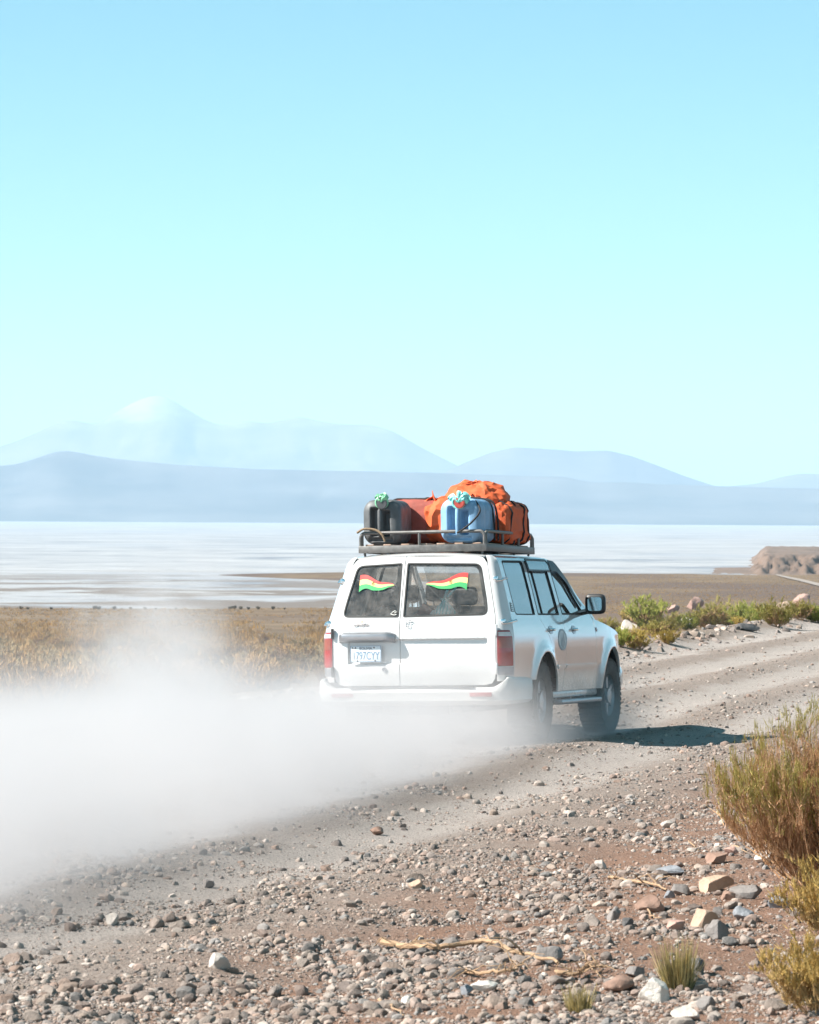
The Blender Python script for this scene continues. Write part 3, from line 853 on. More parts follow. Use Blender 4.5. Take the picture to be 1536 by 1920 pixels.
for nm, o_, w_ in (('right', right_o, rw), ('left', left_o, lw)):
    d = panel('back_door', o_, rear_chart, M_PAINT, car, holes=[w_], step=.035, side=1, bstep=.02, extra=[(x + .0013, z) for x in np.arange(-.79, .79, .02) for z in (.758, .766, .774, .782, .790, .994, .9995, 1.004, 1.009, 1.014, 1.02)] + [(x, z) for x in (-.668, -.66, -.652, -.644, .712, .719, .726, .733, .738) for z in np.arange(.79, 1.0, .02)])
    bdoors[nm] = d
    ring('window_seal', w_, rear_chart, d, M_RUBBER, .009, .002)
    g = panel('rear_window', w_, rear_chart, M_GLASS, d, off=-.008, flange=0, step=.08)
    # dark printed border of the pane
    o2 = np.array(w_); c = o2.mean(0)
    inn = [tuple(c + (p - c) * (1 - .045 / max(.2, abs(p - c)[0])) if 0 else (c[0] + (p[0] - c[0]) * (.90 if nm == 'right' else .86), c[1] + (p[1] - c[1]) * .90)) for p in o2]
    panel('pane_border', w_, rear_chart, mat('pane_border_brown', (.055, .048, .042), .3, var=.2), d, holes=[inn], off=-.011, flange=0, step=.06)
bdoors['left']['label'] = 'narrow left back door with number plate'
# hinges on the right side
for zc in (1.085, .72):
    MB().bbox(.800, .832, -1.112, -1.075, zc - .055, zc + .055, .008).build('hinge', M_PAINT, car)
for zc in (1.07, .70):
    MB().bbox(-.832, -.806, -1.108, -1.075, zc - .05, zc + .05, .008).build('hinge', M_DARK, car)
MB().lathe([(-1.118, .020), (-1.126, .020), (-1.126, .014), (-1.122, .013), (-1.122, 0)], 20, 'y', (-.292, 0, .722)).build('lock', M_TRIMG, car)
# garnish over the number plate
def garnish():
    sec = [(0, 1.082), (-.055, 1.080), (-.085, 1.062), (-.092, 1.035), (-.080, 1.005), (-.030, .985), (0, .982)]
    xs = np.linspace(-.742, -.178, 15); V = []; n = len(sec)
    for x in xs:
        e = min((x + .742) / .05, (-.178 - x) / .07, 1); k = .35 + .65 * math.sqrt(max(0, e))
        for a, z in sec: V.append((x, -1.118 + .03 * (x / .8) ** 2 + a * k, 1.035 + (z - 1.035) * (.8 + .2 * k) - .02 * (1 - k)))
    F = [(i * n + j, i * n + j + 1, (i + 1) * n + j + 1, (i + 1) * n + j) for i in range(len(xs) - 1) for j in range(n - 1)] + [tuple(range(n)), tuple(range((len(xs) - 1) * n, len(xs) * n))]
    MB().add(V, F).build('plate_garnish', M_TRIMG, bdoors['left'])
garnish()
# number plate
pl = empty('number_plate'); pl.parent = car; pl.location = (-.470, -1.128, .874); pl.rotation_euler = (R(90), 0, R(-2.4))
pm = MB().bbox(-.158, .158, -.079, .079, -.003, .003, .003); pm.build('plate_sheet', mat('plate_white', (.70, .76, .80), .35, var=.06), pl)
bd = MB()
for a in ((-.156, .156, .073, .078), (-.156, .156, -.078, -.073), (-.156, -.151, -.078, .078), (.151, .156, -.078, .078)): bd.box(a[0], a[1], a[2], a[3], .003, .005)
bd.build('plate_rim', mat('plate_blue', (.10, .20, .32), .5), pl)
t1 = obj('plate_number', text_mesh('plate_number', '1797CYY', .096), mat('plate_blue_ink', (.10, .22, .36), .5), pl, (0, -.022, .0045)); t1.scale = (.74, 1.12, 1)
t2 = obj('plate_country', text_mesh('plate_country', 'BOLIVIA', .034, bold=.001), mat('plate_dark_ink', (.06, .10, .16), .5), pl, (.0, .052, .0045)); t2.scale = (1.05, 1, 1)
for x, y in ((-.135, .058), (-.105, .058), (.085, .060), (-.085, -.068), (.095, -.066)):
    MB().lathe([(.003, .008), (.008, .007), (.009, 0)], 10, 'z', (x, y, 0)).build('plate_bolt', M_DARK, pl)
# stickers and emblem on the back doors
st = obj('dealer_sticker', text_mesh('dealer_sticker', 'UBICAR', .036, bold=.0016), mat('sticker_grey', (.22, .20, .20), .5), bdoors['left'], (-.525, float(rear_y(np.array([-.525]), np.array([1.148]))[0]) - .007, 1.148), (R(90 - 17), 0, R(-3))); st.scale = (1.25, .9, 1)
mk = MB()
for a in np.linspace(0, 2 * math.pi, 9)[:-1]:
    mk.box(-.0025, .0025, .005, .016, -.0005, .0008, Matrix.Translation((-.515, -1.098, 1.182)) @ Matrix.Rotation(R(73), 4, 'X') @ Matrix.Rotation(a, 4, 'Z'))
mk.build('dealer_mark', mat('sticker_orange', (.65, .22, .12), .5), bdoors['left'], False)
def ellipse_tube(cx, cz, a, b, r, y, t0=0, t1=2 * math.pi, n=28, tilt=0.):
    return [(cx + a * math.cos(t) , y + (cz + b * math.sin(t) - 1.165) * .25, cz + b * math.sin(t)) for t in np.linspace(t0, t1, n)]
em = MB(); ye = -1.112
em.tube(ellipse_tube(-.045, 1.163, .046, .034, .003, ye, 0.2, 2 * math.pi * .78), .0022, 6)
em.tube(ellipse_tube(-.050, 1.163, .017, .033, .003, ye, 0, 2 * math.pi), .0021, 6)
em.tube(ellipse_tube(-.052, 1.180, .034, .013, .003, ye, 0, 2 * math.pi), .0021, 6)
em.build('emblem', M_TRIMG, bdoors['right'])
sq = MB(); sq.tube([(-.195, -1.07, 1.262), (-.175, -1.068, 1.275), (-.19, -1.066, 1.285), (-.215, -1.062, 1.272), (-.235, -1.07, 1.255), (-.20, -1.075, 1.243), (-.175, -1.073, 1.25)], .004, 6)
sq.build('window_scrawl', mat('chalk', (.75, .74, .70), .9), bdoors['left'])

def flag(parent, x0, x1, zc, flip):
    """waving three-colour pennant stuck on the pane"""
    n = 22; name = 'flag_sticker'
    root = None
    cols = (('flag_red', (.62, .03, .025)), ('flag_yellow', (.85, .62, .22)), ('flag_green', (.02, .32, .09)))
    ts = np.linspace(0, 1, n)
    h = (.078 * (1 - ts) ** .75 + .004)
    cz = zc + .004 - .028 * ts + .019 * np.sin(ts * 8.0) * (1 - .5 * ts)
    lev = [1., .42, -.22, -1.]
    for k, (cn, cc) in enumerate(cols):
        V = []
        for i, t in enumerate(ts):
            x = x0 + (x1 - x0) * t
            for L in (lev[k], lev[k + 1]):
                z = cz[i] + L * h[i] + (.014 * abs(math.sin(t * 8.5)) * (k == 2 and L < -.5)) * (1 - t)
                V.append((x, float(rear_y(np.array([x]), np.array([z]))[0]) - .005, z))
        F = [(2 * i, 2 * i + 1, 2 * i + 3, 2 * i + 2) for i in range(n - 1)]
        o = obj(name if k == 0 else 'flag_band', mesh_np(name, V, F), mat(cn, cc, .6, var=.06), parent)
    cr = MB(); xc = x0 + (x1 - x0) * .40; zz = zc + .003
    yy = float(rear_y(np.array([xc]), np.array([zz]))[0]) - .008
    cr.tube([(xc + .012 * math.cos(a), yy + .004 * math.sin(a), zz + .015 * math.sin(a)) for a in np.linspace(.6, 2 * math.pi - .2, 16)], .0022, 5)
    cr.tube([(xc, yy, zz - .012), (xc, yy + .004, zz + .018)], .002, 5)
    cr.build('flag_crest', mat('crest_brown', (.22, .14, .05), .6), parent)
flag(bdoors['left'], -.585, -.228, 1.548, False)
flag(bdoors['right'], .500, .092, 1.552, True)

# ---- roof, windscreen, bonnet and front
def roof_chart(x, y):
    z = 1.812 + .040 * (1 - (x / .69) ** 2) + .010 * (1 - ((y - .3) / 1.1) ** 2)
    z = z - .030 * np.clip((-.66 - y) / .2, 0, 2) ** 2 - .03 * np.clip((y - 1.1) / .2, 0, 2) ** 2
    return np.stack([x, y, z], 1)
panel('roof', fillet([(-.684, -.70), (-.62, -.832), (.62, -.832), (.684, -.70), (.684, 1.24), (.64, 1.30), (-.64, 1.30), (-.684, 1.24)], .04), roof_chart, M_PAINT, car, step=.07)
def ws_chart(x, t):
    y = 1.30 + .98 * t + .06 * (1 - (x / .7) ** 2); z = 1.805 - .585 * t + .012 * np.sin(np.pi * t)
    return np.stack([x, y, z], 1)
panel('windscreen', [(-.62, 0), (.62, 0), (.76, 1), (-.76, 1)], ws_chart, M_GLASS, car, step=.12, side=-1, flange=.006)
def bonnet_chart(x, y):
    z = np.interp(y, [2.2, 2.6, 3.0, 3.4, 3.7, 3.9], [1.215, 1.185, 1.145, 1.095, 1.04, .97]) + .03 * (1 - (x / .85) ** 2)
    return np.stack([x, y, z], 1)
panel('bonnet', [(-.84, 2.30), (.84, 2.30), (.80, 3.0), (.72, 3.55), (.60, 3.86), (-.60, 3.86), (-.72, 3.55), (-.80, 3.0)], bonnet_chart, M_PAINT, car, step=.10)
MB().bbox(-.60, .60, 3.84, 3.88, .70, .97, .02).build('grille', M_BLACK, car)
for s in (-1, 1): MB().bbox(*sorted((s * .44, s * .76)), 3.74, 3.885, .78, .95, .03).build('headlight', M_CLEAR, car)
MB().bbox(-.86, .86, 3.70, 3.98, .44, .70, .07).build('front_bumper', M_PAINT, car)

# ---- rear bumper
def bumper():
    path = []
    for s in np.linspace(0, 1, 61):
        t = (s - .5) * 2; a = abs(t); sg = 1 if t >= 0 else -1
        if a < .62: x = a / .62 * .78; y = -1.215 + .03 * (x / .78) ** 2
        elif a < .80:
            w = (a - .62) / .18 * math.pi / 2; x = .78 + .195 * math.sin(w); y = -1.185 + .20 * (1 - math.cos(w))
        else: x = .975 - .02 * (a - .8) / .2; y = -.985 + (a - .8) / .2 * .70
        path.append((sg * x, y, a))
    V = []; n = 9
    for x, y, a in path:
        top = .545 + .10 * float(sstep(.62, .74, a))
        sec = [(.16, top - .005), (.06, top), (.02, top - .012), (0, top - .04), (-.004, .50), (.004, .45), (.0, .42), (.03, .385), (.14, .372)]
        if a < .70: nx, ny = 0, 1
        else:
            k = min(1, (a - .70) / .08); nx, ny = -math.copysign(1, x) * k, (1 - k)
            l = math.hypot(nx, ny); nx, ny = nx / l, ny / l
        for d, z in sec: V.append((x + nx * d, y + ny * d, z))
    F = [(i * n + j, i * n + j + 1, (i + 1) * n + j + 1, (i + 1) * n + j) for i in range(len(path) - 1) for j in range(n - 1)]
    b = MB().add(V, F).build('rear_bumper', mat('bumper_paint', (.52, .51, .495), .5, var=.08, vscale=3), car)
    for s in (-1, 1):
        MB().bbox(*sorted((s * .58, s * .80)), -1.222 + .015, -1.19, .455, .495, .008).build('reflector', M_RED, b)
    MB().bbox(-.62, .62, -1.20, -1.05, .540, .552, .004).build('step_pad', M_BLACK, b)
bumper()

# ---- what can be seen beneath and inside
ub = MB()
ub.box(-.62, .62, -.98, 3.6, .40, .50); ub.box(-.45, -.35, -1.0, 3.7, .30, .42); ub.box(.35, .45, -1.0, 3.7, .30, .42)
ub.tube([(-.7, YR, ZA), (.7, YR, ZA)], .06, 10); ub.lathe([(-.16, .0), (-.12, .13), (.12, .13), (.16, 0)], 16, 'x', (0, YR, ZA)); ub.tube([(-.7, YF, ZA), (.7, YF, ZA)], .05, 10)
ub.tube([(.5, .9, .36), (.56, -.2, .40), (.55, -.95, .38)], .035, 10); ub.box(-.30, .30, -.95, -.35, .28, .42)
ub.build('chassis', M_DARK, car)
inn = MB()
inn.box(-.84, .84, -1.00, 2.3, .60, .64); inn.box(-.86, -.84, -.9, 2.3, .6, 1.20); inn.box(.84, .86, -.9, 2.3, .6, 1.20); inn.box(-.80, .80, 2.22, 2.26, .5, 1.16)
inn.build('cabin_tub', M_SEAT, car)
hl = MB()
hl.box(-.64, .64, -.78, 1.28, 1.775, 1.785); hl.build('headliner', M_LINER, car)
MB().bbox(-.78, .78, 1.92, 2.24, .95, 1.215, .06).build('dashboard', M_BLACK, car)
MB().lathe([(0, .185), (.015, .200), (.03, .185), (.015, .170), (0, .185)], 28, 'y', (0, 0, 0)).build('steering_wheel', M_BLACK, car)
bpy.data.objects['steering_wheel'].location = (-.38, 1.78, 1.16); bpy.data.objects['steering_wheel'].rotation_euler = (R(-25), 0, 0)
def seat(x0, x1, y, zc=.92, heads=1, top=1.36):
    s = MB().bbox(x0, x1, y - .02, y + .50, zc - .12, zc + .02, .05)
    M = Matrix.Translation((0, y, zc)) @ Matrix.Rotation(R(12), 4, 'X')
    tmp = MB().bbox(x0, x1, -.10, .06, -.05, top - zc, .06)
    V = np.array([tuple(M @ Vector(p)) for p in np.concatenate(tmp.v)]); s.add(V, tmp.f)
    o = s.build('seat', M_SEAT, car)
    for k in range(heads):
        xc = x0 + (x1 - x0) * (k + .5) / heads; yb = y - .10
        h = MB().bbox(xc - .13, xc + .13, yb - .13, yb - .02, top + .03, top + .21, .045)
        h.tube([(xc - .05, yb - .05, top - .03), (xc - .05, yb - .06, top + .05)], .007, 6); h.tube([(xc + .05, yb - .05, top - .03), (xc + .05, yb - .06, top + .05)], .007, 6)
        h.build('headrest', M_SEAT, o)
seat(-.66, -.14, 1.30); seat(.14, .66, 1.30); seat(-.70, .70, .42, .92, 3, 1.34); seat(-.66, -.08, -.42, .92, 1, 1.30); seat(.08, .66, -.42, .92, 1, 1.30)
# door mirrors
for s in (-1, 1):
    c = np.array([s * 1.07, 1.86, 1.345]); h = MB()
    u_, w_ = np.meshgrid(np.linspace(-math.pi / 2, math.pi / 2, 13), np.linspace(-math.pi, math.pi, 25)[:-1])
    e = lambda v, p: np.sign(v) * np.abs(v) ** p
    P = np.stack([e(np.cos(u_), .45) * e(np.cos(w_), .45) * .108, np.where(np.sin(u_) < 0, np.sin(u_) * .03, np.sin(u_) * .10), e(np.cos(u_), .45) * e(np.sin(w_), .45) * .105], -1)
    nn, mm = u_.shape; V = P.reshape(-1, 3) + c
    F = [(i * mm + j, ((i + 1) % nn) * mm + j, ((i + 1) % nn) * mm + j + 1, i * mm + j + 1) for i in range(nn) for j in range(mm - 1)]
    h.add(V, F); h.tube([c + [-s * .08, .03, -.07], c + [-s * .16, .05, -.085], c + [-s * .22, .06, -.09]], .03, 8)
    mo = h.build('door_mirror', M_BLACK, car)
    g = fillet([(-.074, -.070), (.074, -.070), (.074, .070), (-.074, .070)], .035)
    gm = MB().add([(c[0] + a, c[1] - .032, c[2] + b) for a, b in g], [tuple(range(len(g)))]).build('mirror_glass', M_MIRROR, mo, False)
# round emblem sticker on the right rear door
sk = panel('door_sticker', [(.93 + .17 * math.cos(a), .985 + .105 * math.sin(a)) for a in np.linspace(0, 2 * math.pi, 30)[:-1]], side_chart, mat('sticker_pale', (.58, .60, .61), .5, var=.25, vscale=22), bpy.data.objects['rear_door'], off=.0025, flange=.002, step=.04)
ring('sticker_ring', [(.93 + .17 * math.cos(a), .985 + .105 * math.sin(a)) for a in np.linspace(0, 2 * math.pi, 30)[:-1]], side_chart, bpy.data.objects['rear_door'], mat('sticker_dark', (.38, .395, .41), .5), .016, .004)
panel('sticker_figure', [(.85, .93), (.90, 1.02), (.93, .97), (.97, 1.05), (1.02, .94), (.95, .90)], side_chart, MATS['sticker_dark'], bpy.data.objects['rear_door'], off=.005, flange=.001, step=.04)

# ------------------------------------------------------------------ roof rack (bolted to the car)
M_RACK = mat('rack_steel', (.16, .155, .15), .5, .55, var=.25, vscale=14, bump=.15)
M_SLAT = mat('rack_wood', (.42, .29, .22), .85, var=.2, vscale=18, bump=.2)
rack = empty('roof_rack'); rack.parent = car
RX, RY0, RY1, RZ0, RZ1 = .625, -.76, 1.05, 1.885, 2.045
fr = MB()
for y in (RY0, RY1): fr.bbox(-RX - .018, RX + .018, y - .018, y + .018, RZ0 - .035, RZ0 + .035, .004)
for x in (-RX, RX): fr.bbox(x - .0175, x + .0175, RY0 + .018, RY1 - .018, RZ0 - .034, RZ0 + .034, .004)
for y in (-.3, .16, .62): fr.bbox(-RX, RX, y - .015, y + .015, RZ0 - .03, RZ0 - .005, .003)
fr.build('frame', M_RACK, rack)
def rail_loop(p0, p1, r=.05):
    p0, p1 = np.array(p0, float), np.array(p1, float); d = (p1 - p0) / np.linalg.norm(p1 - p0)
    pts = [p0, p0 + [0, 0, RZ1 - RZ0 - r]]
    for a in np.linspace(0, math.pi / 2, 6)[1:]: pts.append(p0 + [0, 0, RZ1 - RZ0 - r] + d * r * (1 - math.cos(a)) + np.array([0, 0, r * math.sin(a)]))
    e = p1 + [0, 0, RZ1 - RZ0 - r]
    for a in np.linspace(math.pi / 2, 0, 6): pts.append(e - d * r * (1 - math.cos(a)) + np.array([0, 0, r * math.sin(a)]))
    pts.append(p1); return pts
for a, b in (((-RX, RY0, RZ0), (RX, RY0, RZ0)), ((RX, RY0 + .045, RZ0), (RX, RY1 - .04, RZ0)), ((-RX, RY0 + .045, RZ0), (-RX, RY1 - .04, RZ0)), ((-RX, RY1, RZ0), (RX, RY1, RZ0))):
    MB().tube(rail_loop(a, b), .0165, 8).build('rail', M_RACK, rack)
for x, y in ((-.03, RY0), (-.03, RY1), (RX, -.1), (RX, .5), (-RX, -.1), (-RX, .5)):
    MB().tube([(x, y, RZ0), (x, y, RZ1)], .014, 8).build('post', M_RACK, rack)
for x in (-RX + .03, RX - .03):
    for y in (RY0 + .03, -.15, .45, RY1 - .05): MB().tube([(x, y, RZ0 - .03), (x * .985, y, 1.80)], .013, 6, True, .010).build('foot', M_RACK, rack)
for k in range(7):
    x = -.54 + k * .18; MB().bbox(x - .042, x + .042, RY0 + .02, RY1 - .02, RZ0 + .036, RZ0 + .050, .003).build('slat', M_SLAT, rack)
DECK = RZ0 + .051

# ------------------------------------------------------------------ luggage on the rack (things of their own)
def on_car(p): return tuple(CAR_M @ Vector(p))
def car_empty(name, p, label, cat, group=None, rz=0.):
    e = empty(name, label=label, cat=cat, group=group); e.matrix_world = CAR_M @ Matrix.Translation(p) @ Matrix.Rotation(rz, 4, 'Z'); return e

def blob(size, ex=(.35, .35), nu=40, nv=60, crumple=.03, cs=6., seed=0, fold=.0, fs=9., flat=True):
    """pillow-like superellipsoid with folds; base at z=0"""
    u, w = np.meshgrid(np.linspace(-math.pi / 2, math.pi / 2, nu), np.linspace(-math.pi, math.pi, nv + 1)[:-1])
    e = lambda v, p: np.sign(v) * np.abs(v) ** p
    P = np.stack([e(np.cos(u), ex[0]) * e(np.cos(w), ex[1]), e(np.cos(u), ex[0]) * e(np.sin(w), ex[1]), e(np.sin(u), ex[0])], -1).reshape(-1, 3)
    N = P / (np.linalg.norm(P, axis=1)[:, None] + 1e-9)
    Q = P * np.array(size) / 2
    n = noise3(Q * cs + seed, seed) - .5; n2 = noise3(Q * cs * 2.3 + seed, seed + 4) - .5
    rdg = 1 - np.abs(noise3(Q * fs + 7 + seed, seed + 8) - .5) * 5
    ang = noise3(Q * 2.2 + seed * 1.7, seed + 12) * 6.0
    stripe = 1 - np.abs(((Q[:, 0] * np.cos(ang) + Q[:, 1] * np.sin(ang) * .6 + Q[:, 2] * .7) * fs * .9 + 2.5 * noise3(Q * 7, seed + 15)) % 1.0 - .5) * 4
    Q = Q + N * (n * crumple * 2 + n2 * crumple + np.clip(rdg, -1, 1) * fold + stripe * fold * .55)[:, None]
    if flat: Q[:, 2] = np.maximum(Q[:, 2], -size[2] / 2)
    Q[:, 2] += size[2] / 2
    F = np.array([(i * nu + j, ((i + 1) % nv) * nu + j, ((i + 1) % nv) * nu + j + 1, i * nu + j + 1) for i in range(nv) for j in range(nu - 1)])
    return Q, F

def fabric(name, col, rough=.7, var=.15, bump=.35):
    return mat(name, col, rough, var=var, vscale=10, bump=bump, bscale=26)
M_ORANGE = fabric('orange_tarp', (.60, .105, .030), .75)
M_MAROON = fabric('maroon_canvas', (.30, .075, .055), .8)
M_STRAP = mat('black_strap', (.02, .02, .022), .8, var=.3)
M_ROPE = mat('rope', (.24, .17, .11), .9, var=.3, vscale=60)
M_BAGP = mat('turquoise_plastic', (.22, .62, .58), .35, var=.3, vscale=30)
M_GREENP = mat('green_plastic', (.20, .48, .30), .4, var=.35, vscale=30)

def jerrycan(p, size, col, capcol, label, mname, rz=0.):
    """large plastic can lying on its back, handle and cap facing the rear"""
    root = car_empty('jerrycan', p, label, 'jerrycan', rz=rz)
    m = mat(mname, col, .5, var=.3, vscale=5, bump=.2)
    w, d, h = size
    n = 41
    # rounded block, built from the six faces of a cube grid
    V, F = [], []
    g = np.linspace(-1, 1, n); k = 0
    for ax in range(3):
        for s in (-1, 1):
            a, b = np.meshgrid(g, g); P = np.zeros((n, n, 3)); P[..., ax] = s; P[..., (ax + 1) % 3] = a; P[..., (ax + 2) % 3] = b
            V.append(P.reshape(-1, 3)); ii = np.arange(n * n).reshape(n, n) + k
            q4 = np.stack([ii[:-1, :-1], ii[:-1, 1:], ii[1:, 1:], ii[1:, :-1]], -1).reshape(-1, 4); F.append(q4 if s > 0 else q4[:, ::-1]); k += n * n
    V = np.concatenate(V); F = np.concatenate(F)
    r = np.array([.11, .07, .12]); half = np.array([w, d, h]) / 2
    core = np.clip(V * half, -(half - r), half - r); dv = V * half - core; L = np.linalg.norm(dv / r, axis=1)[:, None]
    P = core + np.where(L > 0, dv / np.maximum(L, 1e-9), 0)
    # handle recesses on the rear face, ribs on the flanks
    x, z = P[:, 0] / w, P[:, 2] / h
    rear = sstep(-.2, -.42, P[:, 1] / d)
    slot = lambda cx, hw, z0, z1: sstep(cx - hw - .03, cx - hw + .02, x) * sstep(cx + hw + .03, cx + hw - .02, x) * sstep(z0 - .04, z0 + .02, z) * sstep(z1 + .04, z1 - .02, z)
    P[:, 1] += rear * .085 * np.maximum(slot(-.17, .085, -.30, .30), slot(.13, .075, -.30, .22))
    P[:, 1] += rear * .03 * slot(-.02, .30, -.42, -.36)
    rib = np.cos(P[:, 1] / d * 2 * math.pi * 3.5) * (1 - rear) * .006
    P[:, 0] += np.sign(P[:, 0]) * rib * (np.abs(x) > .3)
    P[:, 2] += h / 2
    obj('can_body', mesh_np('can_body', P, F), m, root)
    hb = MB()
    for cx in (-.02 * w,):
        hb.tube([(cx, -d / 2 + .05, .16 * h), (cx, -d / 2 - .02, .22 * h), (cx, -d / 2 - .028, .5 * h), (cx, -d / 2 - .02, .74 * h), (cx, -d / 2 + .05, .80 * h)], .021, 10)
    hb.build('handle', m, root)
    c = MB().lathe([(0, .052), (-.045, .052), (-.052, .046), (-.052, 0)], 20, 'y', (.02, -d / 2 + .005, h * .90))
    for k in range(20):
        a = 2 * math.pi * k / 20; c.box(.02 + .051 * math.cos(a) - .004, .02 + .051 * math.cos(a) + .004, -d / 2 - .045, -d / 2, h * .90 + .051 * math.sin(a) - .004, h * .90 + .051 * math.sin(a) + .004)
    c.build('cap', mat(mname + '_cap', capcol, .5, var=.15), root)
    return root

jerrycan((-.435, -.475, DECK), (.385, .50, .435), (.10, .104, .108), (.07, .072, .078), 'dark grey plastic jerrycan at the left end of the roof rack', 'grey_plastic', R(2))
jerrycan((.385, -.475, DECK), (.415, .56, .425), (.20, .36, .54), (.40, .055, .04), 'light blue plastic jerrycan with red cap on the roof rack', 'blue_plastic', R(-3))

def ribbon(p, label, m, n, seed, spread=.09, up=.05):
    """crumpled plastic bag knotted round a cap: leaf-like loops of thin film"""
    r = np.random.default_rng(seed); e = car_empty('tied_plastic_bag', p, label, 'plastic bag')
    mb = MB()
    for k in range(n):
        a = r.uniform(0, 2 * math.pi); L = r.uniform(.5, 1.1) * spread; t = np.linspace(0, 1, 6)
        x = np.cos(a) * L * t; z = np.sin(a) * L * .75 * t + up * np.sin(t * math.pi * .8) + r.uniform(-.01, .02) * t; y = -.02 - .02 * np.sin(t * 3 + r.uniform(0, 3))
        wd = .004 + .030 * np.sin(t * math.pi * .85) * r.uniform(.5, 1.2); px, pz = -np.sin(a), np.cos(a)
        V = []
        for i in range(6): V += [(x[i] - px * wd[i], y[i], z[i] - pz * wd[i]), (x[i], y[i] - .014 * r.uniform(.2, 1), z[i]), (x[i] + px * wd[i], y[i] + .008, z[i] + pz * wd[i])]
        F = [(3 * i + j, 3 * i + j + 1, 3 * i + j + 4, 3 * i + j + 3) for i in range(5) for j in range(2)]
        mb.add(V, F)
    mb.tube([(.06 * math.cos(a), -.012, .055 * math.sin(a)) for a in np.linspace(0, 2 * math.pi, 16)], .012, 6)
    mb.build('knotted_film', m, e, True); return e
ribbon((-.41, -.735, DECK + .405), 'green plastic bag tied round the grey jerrycan cap', M_GREENP, 10, 4)
ribbon((.375, -.765, DECK + .385), 'turquoise plastic bag tied round the red jerrycan cap', M_BAGP, 12, 9, .11)

def crumpled(size, ex, seed, amp, nu=22, nv=40):
    """cloth pulled over a load: a coarse jittered hull whose facets meet in creases"""
    V, F = blob(size, ex, nu, nv, amp * .9, 5, seed, amp * .35)
    r = np.random.default_rng(seed); n3 = noise3(V * 23 + seed, seed + 2) - .5
    C = V - np.array([0, 0, size[2] / 2]); V = V + C / (np.linalg.norm(C, axis=1)[:, None] + 1e-9) * (n3 * amp * 1.5)[:, None] + r.normal(0, amp * .12, V.shape)
    V[:, 2] = np.maximum(V[:, 2], 0)
    bm = bmesh.new(); vs = [bm.verts.new(p) for p in V]
    for f in F:
        try: bm.faces.new([vs[i] for i in f])
        except ValueError: pass
    bmesh.ops.remove_doubles(bm, verts=bm.verts[:], dist=.002); bmesh.ops.triangulate(bm, faces=bm.faces[:])
    bmesh.ops.subdivide_edges(bm, edges=bm.edges[:], cuts=1, use_grid_fill=True)
    bmesh.ops.smooth_vert(bm, verts=bm.verts[:], factor=.28, use_axis_x=True, use_axis_y=True, use_axis_z=True)
    bm.verts.index_update(); bmesh.ops.recalc_face_normals(bm, faces=bm.faces[:])
    V = np.array([v.co[:] for v in bm.verts]); F = [[v.index for v in f.verts] for f in bm.faces]; bm.free()
    me = mesh_np('cover', V, F, True)
    try: me.set_sharp_from_angle(angle=R(24))
    except Exception: pass
    return me, V
def bag(name, p, size, m, label, cat, ex=(.45, .45), seed=1, crumple=.03, fold=.015, cs=6, rz=0., straps=(), flaps=0):
    root = car_empty(name, p, label, cat, rz=rz)
    me, V = crumpled(size, ex, seed, crumple)
    obj('cover', me, m, root)
    for sy in straps:
        mb = MB(); k = np.argsort(np.abs(V[:, 1] - sy))[:60]; ring_ = V[k]
        a = np.arctan2(ring_[:, 2] - size[2] / 2, ring_[:, 0]); o_ = np.argsort(a); ring_ = ring_[o_]
        ring_ = ring_[::2]; c = np.array([0, sy, size[2] / 2]); ring_ = c + (ring_ - c) * 1.025; ring_[:, 1] = sy
        mb.tube(np.vstack([ring_, ring_[:1]]), .011, 6, False); mb.build('strap', M_STRAP, root)
    return root
bag('duffel_bag', (-.27, .10, DECK), (.60, .70, .46), M_MAROON, 'maroon canvas bag strapped behind the grey jerrycan', 'bag', (.5, .42), 3, .016, .008, 5, 0, (-.2, .05, .22))
bag('tarp_bundle', (.12, .16, DECK), (.56, .98, .46), M_ORANGE, 'crumpled orange tarpaulin bundle filling the middle of the rack', 'bundle', (.6, .55), 5, .055, .030, 5.5)
bag('tarp_load', (.235, .40, DECK + .10), (.60, .66, .52), M_ORANGE, 'tall orange tarpaulin mound rising behind the blue jerrycan', 'bundle', (.75, .7), 11, .045, .028, 5)
bag('orange_sack', (.44, .50, DECK), (.44, .86, .41), M_ORANGE, 'orange sack lashed with black straps at the right side of the rack', 'sack', (.5, .5), 17, .035, .02, 6, R(-3), (-.3, -.12, .08, .26))
# loose corner of the tarpaulin
e = car_empty('tarp_corner', (-.12, -.10, DECK + .36), 'loose pointed corner of orange tarpaulin sticking up from the load', 'tarpaulin')
u, w = np.meshgrid(np.linspace(0, 1, 14), np.linspace(-1, 1, 14)); hh = (1 - np.abs(w) ** 1.3) * .17 * u
V = np.stack([w * .16 * (1.15 - .7 * u) + .05 * u, .05 * np.sin(w * 5 + u * 3) - .05 * u, hh + .02 * np.sin(w * 7)], -1).reshape(-1, 3)
ii = np.arange(196).reshape(14, 14); Q4 = np.stack([ii[:-1, :-1], ii[:-1, 1:], ii[1:, 1:], ii[1:, :-1]], -1).reshape(-1, 4)
tc = obj('cloth', mesh_np('cloth', V, Q4), M_ORANGE, e); md = tc.modifiers.new('thick', 'SOLIDIFY'); md.thickness = .006
# spare tyre standing in the load, its top showing
e = car_empty('spare_tyre', (.12, .52, DECK + .02), 'black spare tyre standing in the orange load, only its top edge showing', 'tyre', rz=R(12))
hw = .11
MB().lathe([(-hw * .8, .19), (-hw, .24), (-hw, .275), (-hw * .7, .300), (0, .306), (hw * .7, .300), (hw, .275), (hw, .24), (hw * .8, .19), (-hw * .8, .19)], 48, 'y', (0, 0, .31)).build('tyre', M_TYRE, e)

